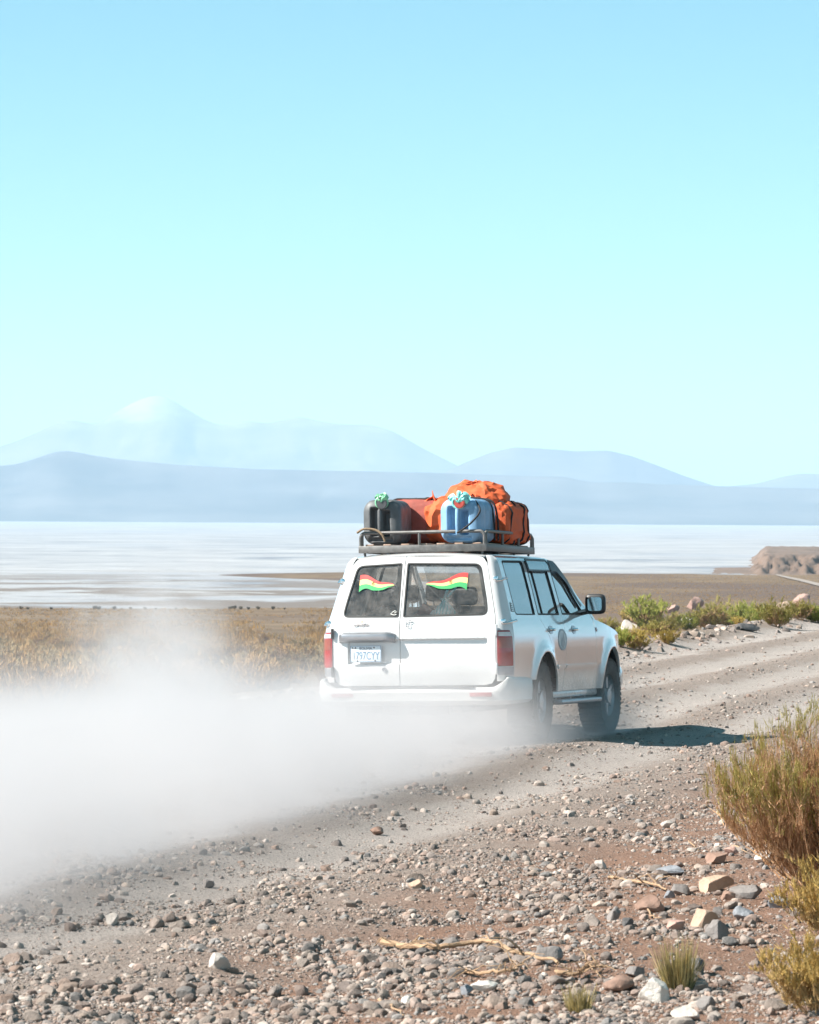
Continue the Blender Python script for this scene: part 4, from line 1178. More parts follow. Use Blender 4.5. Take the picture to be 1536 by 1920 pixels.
def rope(name, pts, r, m, label):
    o = MB().tube([on_car(p) for p in pts], r, 6).build(name, m); return tag(o, label, 'strap' if 'strap' in name else 'rope')
def smooth_path(pts, n=6):
    P = np.array(pts, float); out = []
    for i in range(len(P) - 1):
        p0, p1, p2, p3 = P[max(i - 1, 0)], P[i], P[i + 1], P[min(i + 2, len(P) - 1)]
        for t in np.linspace(0, 1, n, endpoint=False):
            out.append(.5 * ((2 * p1) + (-p0 + p2) * t + (2 * p0 - 5 * p1 + 4 * p2 - p3) * t * t + (-p0 + 3 * p1 - 3 * p2 + p3) * t ** 3))
    return np.array(out + [P[-1]])
rope('tie_rope', smooth_path([(-.655, -.775, 2.05), (-.58, -.79, 2.085), (-.47, -.785, 2.075), (-.40, -.79, 2.03), (-.37, -.78, 1.96)]), .012, M_ROPE, 'brown rope knotted over the rear rail below the grey jerrycan')
rope('tie_rope', smooth_path([(.52, -.70, 2.34), (.585, -.765, 2.24), (.52, -.79, 2.14), (.42, -.80, 2.06), (.36, -.79, 2.03)]), .010, M_STRAP, 'dark cord running slantwise over the front of the blue jerrycan')
for k, yy in enumerate((-.36, -.22)):
    pts = [(.615, yy, 1.96), (.612, yy, 2.16), (.57, yy, 2.33), (.45, yy, 2.375), (.30, yy, 2.375), (.19, yy, 2.34), (.165, yy, 2.15)]
    rope('strap_band', smooth_path(pts), .011, M_STRAP, ('black strap round the blue jerrycan, nearer the rear rail', 'black strap round the blue jerrycan, nearer the orange load')[k])

# ------------------------------------------------------------------ things seen through the rear window
e = car_empty('shopping_bag', (.27, -.935, 1.20), 'turquoise striped plastic bag knotted in the rear window', 'plastic bag')
th, zz = np.meshgrid(np.linspace(0, 2 * math.pi, 41)[:-1], np.linspace(0, 1, 16)); rad = np.interp(zz, [0, .35, .75, .85, 1], [.10, .105, .04, .022, .05]) * (1 + .16 * np.cos(th * 9 + zz * 3) * (.3 + zz))
V = np.stack([rad * np.cos(th) * 1.0, rad * np.sin(th) * .7, zz * .20], -1).reshape(-1, 3); ii = np.arange(V.shape[0]).reshape(16, 40)
Q4 = np.stack([ii[:-1], np.roll(ii[:-1], -1, 1), np.roll(ii[1:], -1, 1), ii[1:]], -1).reshape(-1, 4)
m, nt, o = nodes_of('striped_film'); b = nt.nodes.new('ShaderNodeBsdfPrincipled'); b.inputs['Roughness'].default_value = .4
wv = nt.nodes.new('ShaderNodeTexWave'); wv.inputs['Scale'].default_value = 9; wv.inputs['Distortion'].default_value = 3; nt.links.new(coord(nt), wv.inputs['Vector'])
nt.links.new(ramp(nt, [(.4, (.05, .55, .53)), (.6, (.7, .85, .83))], wv.outputs[1]), b.inputs['Base Color']); nt.links.new(b.outputs[0], o.inputs[0])
obj('bag_body', mesh_np('bag_body', V, Q4), m, e)
MB().tube(smooth_path([(.0, 0, .19), (.02, -.01, .25), (.06, -.01, .31), (.11, -.01, .32), (.10, -.01, .28), (.03, -.01, .21)]), .013, 6).build('bag_handle', m, e)
e = car_empty('carton', (.05, -.90, 1.15), 'tilted red and white carton behind the rear window', 'carton')
c1 = MB().bbox(-.11, .11, -.06, .06, 0, .17, .004).build('carton_box', mat('carton_red', (.40, .12, .09), .7, var=.2), e); c1.rotation_euler = (0, R(35), 0)
c2 = MB().bbox(.005, .055, -.0625, .0625, .002, .172, .002).build('carton_band', mat('carton_white', (.7, .66, .62), .7), e); c2.rotation_euler = (0, R(35), 0)

# ------------------------------------------------------------------ stones
STONE_COLS = np.array([(.235, .195, .17), (.28, .235, .205), (.19, .16, .145), (.30, .24, .20), (.255, .185, .15), (.35, .30, .265), (.22, .165, .14), (.145, .125, .115), (.205, .19, .18), (.275, .215, .185)])
def ico(sub):
    bm = bmesh.new(); bmesh.ops.create_icosphere(bm, subdivisions=sub, radius=1)
    V = np.array([v.co[:] for v in bm.verts]); F = np.array([[v.index for v in f.verts] for f in bm.faces]); bm.free(); return V, F
def octa():
    V = np.array([(1, 0, 0), (-1, 0, 0), (0, 1, 0), (0, -1, 0), (0, 0, 1), (0, 0, -1)], float)
    return V, np.array([(0, 2, 4), (2, 1, 4), (1, 3, 4), (3, 0, 4), (2, 0, 5), (1, 2, 5), (3, 1, 5), (0, 3, 5)])
def rock_shape(sub, seed, facets=9, rough=.10):
    """a stone: sphere cut by random planes, then roughened"""
    r = np.random.default_rng(seed); V, F = ico(sub)
    for k in range(facets):
        n = r.normal(size=3); n /= np.linalg.norm(n); d = r.uniform(.42, .85)
        t = V @ n; V = V - np.maximum(t - d, 0)[:, None] * n[None, :] * .92
    V = V * (1 + (noise3(V * 1.7 + seed, seed) - .5)[:, None] * .35 + (noise3(V * 5 + seed, seed + 3) - .5)[:, None] * rough)
    return V * np.array([1, r.uniform(.65, .95), r.uniform(.5, .8)]), F

def stone_material(name, cols, bump=.6):
    m, nt, o = nodes_of(name)
    b = nt.nodes.new('ShaderNodeBsdfPrincipled'); b.inputs['Roughness'].default_value = .88; b.inputs['Specular IOR Level'].default_value = .25
    co = coord(nt); oi = nt.nodes.new('ShaderNodeObjectInfo')
    base = ramp(nt, [(i / max(1, len(cols) - 1), c) for i, c in enumerate(cols)], oi.outputs['Random']) if len(cols) > 1 else None
    n = texnoise(nt, 3.5, 8, .72, co)
    mul = ramp(nt, [(.3, (.68, .66, .64)), (.55, (1, 1, 1)), (.75, (1.22, 1.2, 1.18))], n)
    c = mixc(nt, 1.0, base if base is not None else cols[0], mul, 'MULTIPLY')
    nt.links.new(c, b.inputs['Base Color'])
    bn = nt.nodes.new('ShaderNodeBump'); bn.inputs['Strength'].default_value = bump; bn.inputs['Distance'].default_value = .03
    nt.links.new(texnoise(nt, 9, 6, .7, co), bn.inputs['Height']); nt.links.new(bn.outputs[0], b.inputs['Normal'])
    nt.links.new(b.outputs[0], o.inputs[0]); return m
M_STONE = stone_material('mixed_stone', [tuple(c) for c in STONE_COLS])
ROCKM = {'white': stone_material('white_rock', [(.62, .58, .53)]), 'grey': stone_material('grey_rock', [(.22, .20, .19)]), 'brown': stone_material('brown_rock', [(.27, .175, .135)]),
         'tan': stone_material('tan_rock', [(.42, .30, .225)]), 'pink': stone_material('pink_rock', [(.42, .27, .225)]), 'blue': stone_material('bluegrey_rock', [(.23, .24, .26)]), 'dark': stone_material('dark_rock', [(.12, .115, .115)]), 'pale': stone_material('pale_rock', [(.46, .41, .37)])}
# px, py of the foot, width px, height px, material, label
HERO = [
 (1228, 1880, 58, 62, 'white', 'chunky white rock near the bottom edge beside a grass tuft'),
 (1025, 1806, 54, 40, 'grey', 'round grey boulder right of the long dry branch'),
 (1219, 1710, 54, 34, 'brown', 'squarish red-brown rock lying alone in the gravel'),
 (1340, 1672, 68, 32, 'tan', 'broad tan rock below the big shrub'),
 (1406, 1686, 62, 36, 'grey', 'wedge-shaped grey rock below the big shrub'),
 (1440, 1620, 46, 40, 'white', 'white rock tucked under the left foot of the big shrub'),
 (1282, 1680, 34, 24, 'grey', 'smooth grey cobble left of the broad tan rock'),
 (1347, 1618, 42, 24, 'brown', 'rounded brown cobble above the broad tan rock'),
 (1372, 1606, 28, 22, 'pink', 'rounded pinkish cobble beside the white rock under the shrub'),
 (1262, 1642, 54, 22, 'blue', 'long blue-grey stone shaped like a bone'),
 (1322, 1742, 52, 44, 'tan', 'tan slab leaning behind the grey pyramid stone'),
 (1345, 1760, 44, 40, 'grey', 'pointed grey pyramid stone left of bare pink earth'),
 (1394, 1726, 40, 28, 'blue', 'pale blue-grey block on the bare pink earth'),
 (1462, 1704, 40, 28, 'blue', 'blue-grey stone at the foot of the yellow shrub'),
 (1365, 1690, 28, 26, 'brown', 'small red-brown stone wedged between the tan and grey rocks'),
 (1304, 1828, 36, 34, 'dark', 'dark grey stone right of the grass tuft'),
 (1326, 1892, 44, 32, 'grey', 'dark-sided grey rock below the bare pink earth'),
 (1290, 1918, 52, 30, 'pale', 'pale pinkish slab cut by the bottom edge of the picture'),
 (1160, 1858, 62, 30, 'brown', 'flat red-brown slab left of the chunky white rock'),
 (1190, 1830, 40, 24, 'grey', 'grey-brown cobble above the flat red-brown slab'),
 (1268, 1745, 34, 26, 'pink', 'pink rock left of the leaning tan slab'),
 (1255, 1684, 22, 18, 'blue', 'small blue stone right of the squarish red-brown rock'),
 (1175, 1740, 22, 20, 'dark', 'small dark stone below the squarish red-brown rock'),
 (1152, 1728, 28, 34, 'grey', 'upright grey stone left of the squarish red-brown rock'),
 (908, 1862, 54, 24, 'white', 'flat whitish stone below the tangled roots'),
 (872, 1868, 26, 22, 'blue', 'egg-shaped blue-grey stone beside the flat whitish stone'),
 (408, 1820, 42, 34, 'pale', 'pale double-humped stone in the lower left gravel'),
 (210, 1736, 26, 24, 'pale', 'pale stone standing at the lower edge of the dust'),
 (392, 1665, 22, 20, 'grey', 'grey stone on the dark road edge below the dust'),
 (407, 1746, 18, 9, 'tan', 'small yellowish stone alone on the smooth wheel track'),
 (708, 1566, 26, 16, 'brown', 'brown stone on the gravel ridge left of centre'),
 (782, 1668, 28, 22, 'tan', 'tan stone beside the gravel heap in the middle'),
 (766, 1882, 24, 18, 'white', 'round white cobble near the bottom, left of the roots'),
 (792, 1880, 26, 22, 'brown', 'reddish cobble next to the round white cobble'),
 (1124, 1632, 26, 20, 'pale', 'pale stone on the upper shoulder gravel'),
 (1252, 1552, 24, 16, 'pale', 'pale angular stone above the shrub foot on the shoulder'),
 (1180, 1186, 34, 40, 'pale', 'tall pale boulder among shrubs just right of the car mirror'),
 (1205, 1190, 40, 18, 'grey', 'low grey boulder right of the tall pale boulder'),
 (1262, 1146, 26, 20, 'pink', 'left of two pink boulders behind the far shrubs'),
 (1302, 1143, 34, 26, 'pink', 'right of two pink boulders behind the far shrubs'),
 (1292, 1160, 26, 16, 'pale', 'pale boulder in front of the two pink boulders'),
 (1500, 1138, 42, 26, 'pink', 'large pink boulder on the skyline of the far verge'),
 (1478, 1141, 40, 18, 'tan', 'low tan boulder left of the large pink boulder'),
 (1398, 1192, 46, 16, 'dark', 'dark flat boulder at the far edge of the road'),
 (1528, 1150, 30, 16, 'brown', 'brown boulder right of the large pink boulder'),
]
def place_stone(name, me, m, x, y, s, rz, tilt, sink, label, cat='rock', group=None):
    o = obj(name, me, m); o.scale = s if hasattr(s, '__len__') else (s, s, s)
    o.location = (x, y, gz(x, y) + (o.scale[2] * .6) * (1 - sink)); o.rotation_euler = (tilt, tilt * .6, rz)
    return tag(o, label, cat, group)
for i, (px, py, w_, h_, mk_, lab) in enumerate(HERO):
    x, y, z = pix_ground(px, py); k = y / F_PX
    V, F = rock_shape(4, 100 + i, 11, .12)
    V = V / np.array([np.ptp(V[:, 0]) / 2, np.ptp(V[:, 1]) / 2, np.ptp(V[:, 2]) / 2])
    a, h = w_ * k / 2, h_ * k / 2
    me = mesh_np('rock', V * [a, a * .85, h * 1.05], F, True)
    try: me.set_sharp_from_angle(angle=R(17))
    except Exception: pass
    o = obj('rock', me, ROCKM[mk_]); yy = y + a * .5
    o.location = (x, yy, gz(x, yy) + h * .72); o.rotation_euler = (0, 0, rng.uniform(-.4, .4)); tag(o, lab, 'rock')
HP = np.array([pix_ground(h[0], h[1])[:2] for h in HERO])

# gravel: candidates spread over the visible road and shoulder and a little beyond
def gravel_points(n, smin, smax, power, pxmin, yr=(1170, 1985), xr=(-140, 1680)):
    px = rng.uniform(*xr, n); py = yr[0] + (yr[1] - yr[0]) * rng.uniform(0, 1, n)
    a = (px - 768) / F_PX; b = (py - HORIZON) / F_PX
    z = np.zeros(n)
    for _ in range(4):
        D = (CAM_H - z) / b; z = ground_h(a * D, D, False)
    X, Y = a * D, D
    u = rng.uniform(0, 1, n); p = 1 - power
    s = (smin ** p + u * (smax ** p - smin ** p)) ** (1 / p)
    v = road_v(X, Y); U = road_u(X, Y)
    wob = fbm(U / 2.5, v / 1.2, 61, 3) - .5; clump = fbm(X / .7, Y / .7, 63, 3)
    dens = .26 + .12 * sstep(28, 40, Y) + .8 * np.exp(-((v - .05 - wob) / .40) ** 2) + .55 * np.exp(-((v - 1.75 - wob) / .3) ** 2) + .8 * np.exp(-((v - 3.3 - wob) / .35) ** 2) + .7 * np.exp(-((v - 5.0 - wob) / .4) ** 2)
    dens = np.where(v < -.3, .42 + .5 * sstep(-.3, -1.5, v), dens); dens = np.where(v > 5.9, 1.0, dens); dens = np.where(v > 8.0, .15, dens)
    dens = dens * (.15 + 1.5 * sstep(.38, .68, clump))
    bare = sstep(.5, .62, fbm(X / 1.1 + 40, Y / 2.2, 71, 2)) * (v < -1.0)
    dens *= 1 - .7 * bare
    ok = (rng.uniform(0, 1, n) < dens) & (s * F_PX / Y > pxmin)
    cx, cy = X - CAR[0], Y - CAR[1]
    return X[ok], Y[ok], s[ok], v[ok]

def gravel_mesh(name, X, Y, S, sub, nshape, seed):
    r = np.random.default_rng(seed); n = len(X)
    if sub: base = [rock_shape(sub, seed + k, 5, .0) for k in range(nshape)]
    else:
        V0, F0 = octa(); base = [(V0 * r.uniform(.65, 1.15, (6, 1)) * [1, .85, .7] + r.normal(0, .18, (6, 3)), F0) for k in range(nshape)]
    which = r.integers(0, nshape, n); Z = ground_h(X, Y)
    VV, FF, CC = [], [], []; off = 0
    col = STONE_COLS[r.integers(0, len(STONE_COLS), n)] * r.uniform(.75, 1.3, (n, 1))
    for k in range(nshape):
        i = np.where(which == k)[0]; V, F = base[k]; m_ = len(i)
        if not m_: continue
        a = r.uniform(0, 2 * math.pi, m_); c, s_ = np.cos(a), np.sin(a)
        sc = S[i] * .5; asp = r.uniform(.75, 1.25, (m_, 3))
        P = V[None] * asp[:, None, :] * sc[:, None, None]
        t = r.uniform(-.5, .5, m_); ct, st_ = np.cos(t), np.sin(t)
        y1 = P[..., 1] * ct[:, None] - P[..., 2] * st_[:, None]; z1 = P[..., 1] * st_[:, None] + P[..., 2] * ct[:, None]
        x2 = P[..., 0] * c[:, None] - y1 * s_[:, None]; y2 = P[..., 0] * s_[:, None] + y1 * c[:, None]
        Q = np.stack([x2 + X[i][:, None], y2 + Y[i][:, None], z1 + (Z[i] + sc * .12)[:, None]], -1)
        VV.append(Q.reshape(-1, 3)); FF.append((F[None] + (np.arange(m_) * len(V))[:, None, None]).reshape(-1, 3) + off); off += m_ * len(V)
        CC.append(np.repeat(col[i], len(V), 0))
    return mesh_np(name, np.concatenate(VV), np.concatenate(FF), False, None, np.concatenate(CC))
M_GRAVEL = attr_mat('gravel_stone', bump=.5, bscale=120, var=.2, vscale=70)
X, Y, S, v = gravel_points(430000, .009, .10, 3.1, 2.0)
big = np.argsort(-(S / Y))
keep = big[S[big] > .0]
# the largest of them are stones of their own
lim = S < .16
ind = []
for i in big:
    if len(ind) >= 250: break
    px = X[i] / Y[i] * F_PX + 768
    if -10 < px < 1546 and Y[i] > 15.3 and np.min(np.hypot(HP[:, 0] - X[i], HP[:, 1] - Y[i])) > S[i] * 1.2: ind.append(i)
shapes = []
for k in range(14):
    V, F = rock_shape(3, 400 + k, 8, .10); me = mesh_np('stone', V * .5, F, True)
    try: me.set_sharp_from_angle(angle=R(18))
    except Exception: pass
    me.materials.append(M_STONE); shapes.append(me)
for j, i in enumerate(ind):
    s = float(S[i]) * rng.uniform(.9, 1.3)
    o = obj('stone', shapes[j % 14]); o.scale = (s * rng.uniform(.85, 1.2), s * rng.uniform(.8, 1.1), s * rng.uniform(.8, 1.15))
    o.location = (X[i], Y[i], gz(X[i], Y[i]) + s * .10); o.rotation_euler = (rng.uniform(-.4, .4), rng.uniform(-.4, .4), rng.uniform(0, 6.28))
    tag(o, 'small stone lying loose in the gravel, no bigger than a fist', 'stone', 'small loose stones in the gravel')
rest = np.setdiff1d(np.arange(len(X)), np.array(ind))
print('GRAVEL', len(X))
pxs = S[rest] * F_PX / Y[rest]
for nm, lo, hi, sub, lab, cat in (('coarse_gravel', 17, 1e9, 2, 'coarse pebbles lying thick on the road shoulder', 'pebbles'),
                                  ('gravel', 6.0, 17, 1, 'loose gravel strewn over the road and shoulder', 'gravel'),
                                  ('grit', 0, 6.0, 0, 'fine grit scattered on the road between the pebbles', 'grit')):
    j = rest[(pxs >= lo) & (pxs < hi)]
    print('GRAVEL', nm, len(j))
    tag(obj(nm, gravel_mesh(nm, X[j], Y[j], S[j], sub, 10, 500 + sub * 50), M_GRAVEL), lab, cat, kind='stuff')
# rubble heaped along the far edge of the road
n = 900
U = rng.uniform(38, 130, n); vv = rng.normal(6.45, .45, n); Xr = 3.1 + (U - (3.1 * RS + 33 * RC)) * RS - vv * RC; Yr = 33.0 + (U - (3.1 * RS + 33 * RC)) * RC + vv * RS
tag(obj('verge_rubble', gravel_mesh('verge_rubble', Xr, Yr, rng.uniform(.08, .30, n) ** 1.2, 2, 10, 700), M_GRAVEL), 'line of broken stones along the far road edge', 'rubble', kind='stuff')

# ------------------------------------------------------------------ plants
M_TWIG = attr_mat('twig_bark', rough=.95, var=.2)
M_LEAF = attr_mat('leaf_green', rough=.8, var=.2, transl=.25)

def spikes(base, tip, r, col):
    """thin three-sided spikes; base, tip (n,3), r (n,), col (n,3)"""
    n = len(base); d = tip - base; L = np.linalg.norm(d, axis=1)[:, None] + 1e-9; d = d / L
    up = np.where(np.abs(d[:, 2:3]) < .9, np.array([[0, 0, 1.]]), np.array([[1., 0, 0]]))
    a = np.cross(d, up); a /= np.linalg.norm(a, axis=1)[:, None] + 1e-9; b = np.cross(d, a)
    V = [base + r[:, None] * (math.cos(w) * a + math.sin(w) * b) for w in (0, 2.0944, 4.1888)] + [tip]
    V = np.stack(V, 1).reshape(-1, 3); k = np.arange(n)[:, None] * 4
    F = np.concatenate([k + [0, 1, 3], k + [1, 2, 3], k + [2, 0, 3]]).reshape(-1, 3)
    return V, F, np.repeat(col, 4, 0)

def shrub_parts(seed, height=1.0, width=1.0, stems=40, sub=6, tips=14, tiplen=.10, tipr=.004, green=((.20, .22, .05), (.30, .29, .08)), brown=((.20, .12, .07), (.34, .22, .13)), gfrac=.7, upright=.6, low=.35, jit=.35):
    r = np.random.default_rng(seed)
    sb, st, sr = [], [], []; tb, tt = [], []
    for i in range(stems):
        a = r.uniform(0, 2 * math.pi); lean = r.uniform(0, 1) ** .7; H = height * r.uniform(.6, 1.0) * (1 - .25 * lean * lean)
        R0 = np.array([math.cos(a), math.sin(a), 0]); p0 = R0 * r.uniform(0, .10) * width
        end = R0 * lean * width * .5 + np.array([0, 0, H]); n = 6
        t = np.linspace(0, 1, n)[:, None]; wob = r.normal(0, .02 * height, (n, 3)) * t
        P = p0 * (1 - t) + (R0 * lean * width * .5) * t ** .8 + np.array([0, 0, 1]) * H * t ** 1.05 + wob
        for k in range(n - 1): sb.append(P[k]); st.append(P[k + 1] + (P[k + 1] - P[k]) * .12); sr.append(.007 * height * (1.1 - .8 * k / n))
        for j in range(sub):
            tt0 = r.uniform(low, 1.0); q = np.array([np.interp(tt0, t[:, 0], P[:, c]) for c in range(3)])
            d = R0 * r.uniform(-.2, .6) + r.normal(0, .35, 3) + np.array([0, 0, 1.0]) * upright; d /= np.linalg.norm(d)
            L = height * r.uniform(.10, .24); e2 = q + d * L
            sb.append(q); st.append(e2); sr.append(.0035 * height)
            for m_ in range(tips):
                f = r.uniform(.1, 1.05); b0 = q + d * L * f + r.normal(0, .010 * height, 3); dd = d * .4 + r.normal(0, jit, 3) + np.array([0, 0, .8]); dd /= np.linalg.norm(dd)
                tb.append(b0); tt.append(b0 + dd * tiplen * r.uniform(.5, 1.2))
    sb, st, sr = np.array(sb), np.array(st), np.array(sr); tb, tt = np.array(tb), np.array(tt)
    lerp = lambda c, u: np.array(c[0]) * (1 - u) + np.array(c[1]) * u
    sc = lerp(brown, r.uniform(0, 1, (len(sb), 1)))
    # green shoots grow at the ends, dry brown twigs further down
    rel = np.clip(tb[:, 2] / height + .35 * np.hypot(tb[:, 0], tb[:, 1]) / max(width, .1), 0, 1.3)
    patch = noise3(tb * 5 / height, seed)
    g = (rel + (patch - .5) * 1.6 + r.normal(0, .10, len(tb))) > (1.0 - gfrac * .75)
    gc = lerp(green, r.uniform(0, 1, (g.sum(), 1))); bc = lerp(brown, r.uniform(0, 1, ((~g).sum(), 1)))
    S = spikes(sb, st, sr, sc); B = spikes(tb[~g], tt[~g], np.full((~g).sum(), tipr), bc); G = spikes(tb[g], tt[g], np.full(g.sum(), tipr * 1.15), gc)
    tw = (np.concatenate([S[0], B[0]]), np.concatenate([S[1], B[1] + len(S[0])]), np.concatenate([S[2], B[2]]))
    return tw, G
def shrub_meshes(*a, **k):
    tw, g = shrub_parts(*a, **k)
    m1 = mesh_np('branches', tw[0], tw[1], False, None, tw[2]); m1.materials.append(M_TWIG)
    m2 = mesh_np('foliage', g[0], g[1], False, None, g[2]); m2.materials.append(M_LEAF)
    return m1, m2
def put_shrub(name, ms, x, y, s, rz, label, cat='shrub', group=None, z=None, sz=None):
    e = empty(name, (x, y, (gz(x, y) if z is None else z) - .02), label, cat, group); e.rotation_euler = (0, 0, rz); e.scale = (s, s, sz or s)
    for nm, me in zip(('branches', 'foliage'), ms):
        o = bpy.data.objects.new(nm, me); COL.objects.link(o); o.parent = e
    return e

# the big shrub at the right edge and its yellow-flowered neighbours
x, y, z = pix_ground(1560, 1672)
big_ms = shrub_meshes(11, 0.97, 1.50, 185, 11, 25, .060, .0022, ((.36, .30, .09), (.54, .46, .17)), ((.34, .19, .105), (.62, .40, .23)), .26, 1.0, .15, .16)
put_shrub('desert_shrub', big_ms, x, y, 1.0, .6, 'tall olive-tipped shrub with rusty dry twigs at the right edge of the picture')
YEL = ((.44, .32, .12), (.60, .41, .13)); DRY = ((.36, .24, .10), (.55, .38, .18))
x, y, z = pix_ground(1560, 1755)
put_shrub('desert_shrub', shrub_meshes(12, .42, .62, 70, 7, 14, .05, .0024, YEL, DRY, .65, .6, .2), x, y, 1.0, 0, 'golden yellow shrub below the tall olive shrub')
x, y, z = pix_ground(1535, 1900)
put_shrub('desert_shrub', shrub_meshes(13, .34, .52, 60, 7, 14, .045, .0022, YEL, DRY, .6, .6, .2), x, y, 1.0, 0, 'golden yellow shrub in the bottom right corner')
# dry grass tufts
def tuft(px, py, h, w, n, seed, label, col=((.36, .30, .13), (.55, .44, .22))):
    x, y, z = pix_ground(px, py); r = np.random.default_rng(seed); a = r.uniform(0, 6.28, n); q = np.sqrt(r.uniform(0, 1, n)) * w * .3
    b = np.stack([q * np.cos(a), q * np.sin(a), np.zeros(n)], 1); t = b * 1.9 + r.normal(0, w * .10, (n, 3)); t[:, 2] = h * r.uniform(.45, 1, n)
    V, F, C = spikes(b, t, np.full(n, .0028), np.array(col[0]) * (1 - r.uniform(0, 1, (n, 1))) + np.array(col[1]) * r.uniform(0, 1, (n, 1)))
    e = empty('grass_tuft', (x, y, gz(x, y) - .01), label, 'grass tuft'); obj('blades', mesh_np('blades', V, F, False, None, C), M_LEAF, e)
tuft(1272, 1852, .27, .20, 300, 1, 'dry grass tuft standing right above the chunky white rock')
tuft(1085, 1898, .15, .15, 160, 2, 'small yellow grass tuft left of the flat red-brown slab')

# shrubs on the far verge, right of the car
GRN = ((.22, .26, .045), (.38, .37, .085)); OLV = ((.30, .27, .075), (.46, .38, .13)); YLG = ((.40, .29, .07), (.56, .42, .13)); BRN = ((.26, .16, .085), (.44, .29, .16))
verge = []
for k, (gcol, gf) in enumerate(((GRN, 1.05), (OLV, .95), (YLG, .9), (GRN, .9), (OLV, .75), (YLG, .8))):
    verge.append(shrub_meshes(30 + k, 1.0, 1.25, 44, 7, 11, .13, .0085, gcol, BRN, gf, .7, .15))
ROWS = [ # px of the foot, py of the foot, height px, variant, label
 (1150, 1212, 52, 0, 'green shrub at the far verge half hidden by the car wing'),
 (1218, 1172, 62, 3, 'tallest bright green shrub, right above the pale boulder'),
 (1256, 1178, 36, 1, 'olive shrub right of the tallest bright green shrub'),
 (1195, 1222, 44, 2, 'yellowish shrub on the near lip of the far verge'),
 (1226, 1210, 34, 4, 'brown-olive shrub right of the yellowish lip shrub'),
 (1252, 1200, 30, 2, 'small yellow shrub at the road edge below the olive one'),
 (1165, 1226, 38, 0, 'low green shrub touching the front of the car'),
 (1290, 1172, 32, 0, 'dull green shrub left of the pink boulders'),
 (1330, 1172, 52, 4, 'dark olive shrub right of the pink boulders'),
 (1357, 1168, 56, 1, 'tall olive shrub in the middle of the far verge'),
 (1357, 1180, 26, 3, 'small fresh green shrub at the foot of the middle tall one'),
 (1400, 1168, 52, 0, 'broad green shrub above the dark flat boulder'),
 (1432, 1168, 48, 3, 'green shrub right of the broad one'),
 (1455, 1170, 50, 1, 'olive shrub before the low tan boulder'),
 (1470, 1168, 22, 3, 'small vivid green cushion at the road edge on the right'),
 (1500, 1170, 40, 4, 'brownish shrub below the large pink boulder'),
 (1530, 1168, 36, 0, 'green shrub cut by the right picture edge at the road'),
 (1385, 1188, 18, 2, 'tiny yellow shrub beside the dark flat boulder'),
 (1310, 1150, 22, 2, 'far yellow shrub behind the two pink boulders'),
 (1180, 1150, 30, 2, 'tawny shrub behind the tall pale boulder'),
 (1140, 1178, 36, 4, 'tawny shrub just right of the door mirror'),
 (1420, 1148, 24, 4, 'far brown shrub behind the broad green one'),
 (1270, 1158, 24, 4, 'far brown shrub behind the tallest green one'),
]
for k, (px, py, hp, var, lab) in enumerate(ROWS):
    x, y, z = pix_ground(px, py); s = hp * y / F_PX
    put_shrub('verge_shrub', verge[var], x, y, s * 1.35, k * 1.3, lab, 'shrub', 'shrubs on the far verge', None, s)

# scrub left of the road: the nearest bushes one by one, the rest as a carpet
SCRB = ((.40, .24, .09), (.58, .38, .18)); SCRO = ((.30, .22, .11), (.48, .36, .20)); SB = ((.17, .105, .065), (.33, .215, .135))
scrub = [shrub_meshes(50 + k, 1.0, 1.3, 30, 6, 8, .16, .012, (SCRB, SCRO, SCRB, SCRO)[k], SB, (.8, .75, .55, .6)[k], .9, .12) for k in range(4)]
pts = []
r = np.random.default_rng(77)
while len(pts) < 295:
    px = r.uniform(-60, 640); py = r.uniform(1205, 1345)
    x, y, z = pix_ground(px, py)
    if road_v(np.array([x]), np.array([y]))[0] > 8.2: pts.append((x, y, z))
pts.sort(key=lambda p: -p[1])
for k, (x, y, z) in enumerate(pts):
    s = r.uniform(.26, .62)
    put_shrub('scrub_bush', scrub[k % 4], x, y, s * r.uniform(1.0, 1.4), r.uniform(0, 6.28), 'knee-high tawny bush in the dense scrub left of the road', 'bush', 'bushes of the scrub left of the road', None, s)
# scrub carpet farther down the slope, and low plants on the right-hand plain
n = 20000
px = r.uniform(-80, 1640, n); py = np.where(px < 760, r.uniform(1141, 1262, n), r.uniform(1078, 1152, n))
a = (px - 768) / F_PX; b = (py - HORIZON - (px - 768) * math.sin(CAM_ROLL)) / F_PX; z = np.full(n, -3.)
for _ in range(30):
    D = np.clip((CAM_H - z) / b, 20, 1500); z = z * .5 + .5 * ground_h(a * D, D, False)
X, Y = a * D, D; zz = ground_h(X, Y, False)
ok = (road_v(X, Y) > 9) & (zz > SALT_Z + .05) & (r.uniform(0, 1, n) < sstep(.36, .56, fbm(X / np.maximum(3, Y / 30), Y / np.maximum(8, Y / 8), 91, 3)) + .12); X, Y, zz, px = X[ok], Y[ok], zz[ok], px[ok]; n = len(X)
k = 7; hgt = r.uniform(.2, .55, n) * np.interp(Y, [50, 700, 1200], [.8, 1.0, .8]) * np.where(px > 760, .6, 1)
B = np.repeat(np.stack([X, Y, zz], 1), k, 0); H = np.repeat(hgt, k)
B = B + np.stack([r.normal(0, .5, n * k) * H, r.normal(0, .5, n * k) * H, np.zeros(n * k)], 1)
T = B + np.stack([r.normal(0, .22, n * k) * H, r.normal(0, .22, n * k) * H, H * r.uniform(.5, 1.1, n * k)], 1)
cl = np.array([(.50, .28, .09), (.40, .255, .12), (.26, .175, .095), (.54, .34, .13)])[np.repeat(r.integers(0, 4, n), k)] * r.uniform(.7, 1.2, (n * k, 1))
V, F, C = spikes(B, T, H * .085 * np.interp(B[:, 1], [60, 400], [.45, 1.0]), cl)
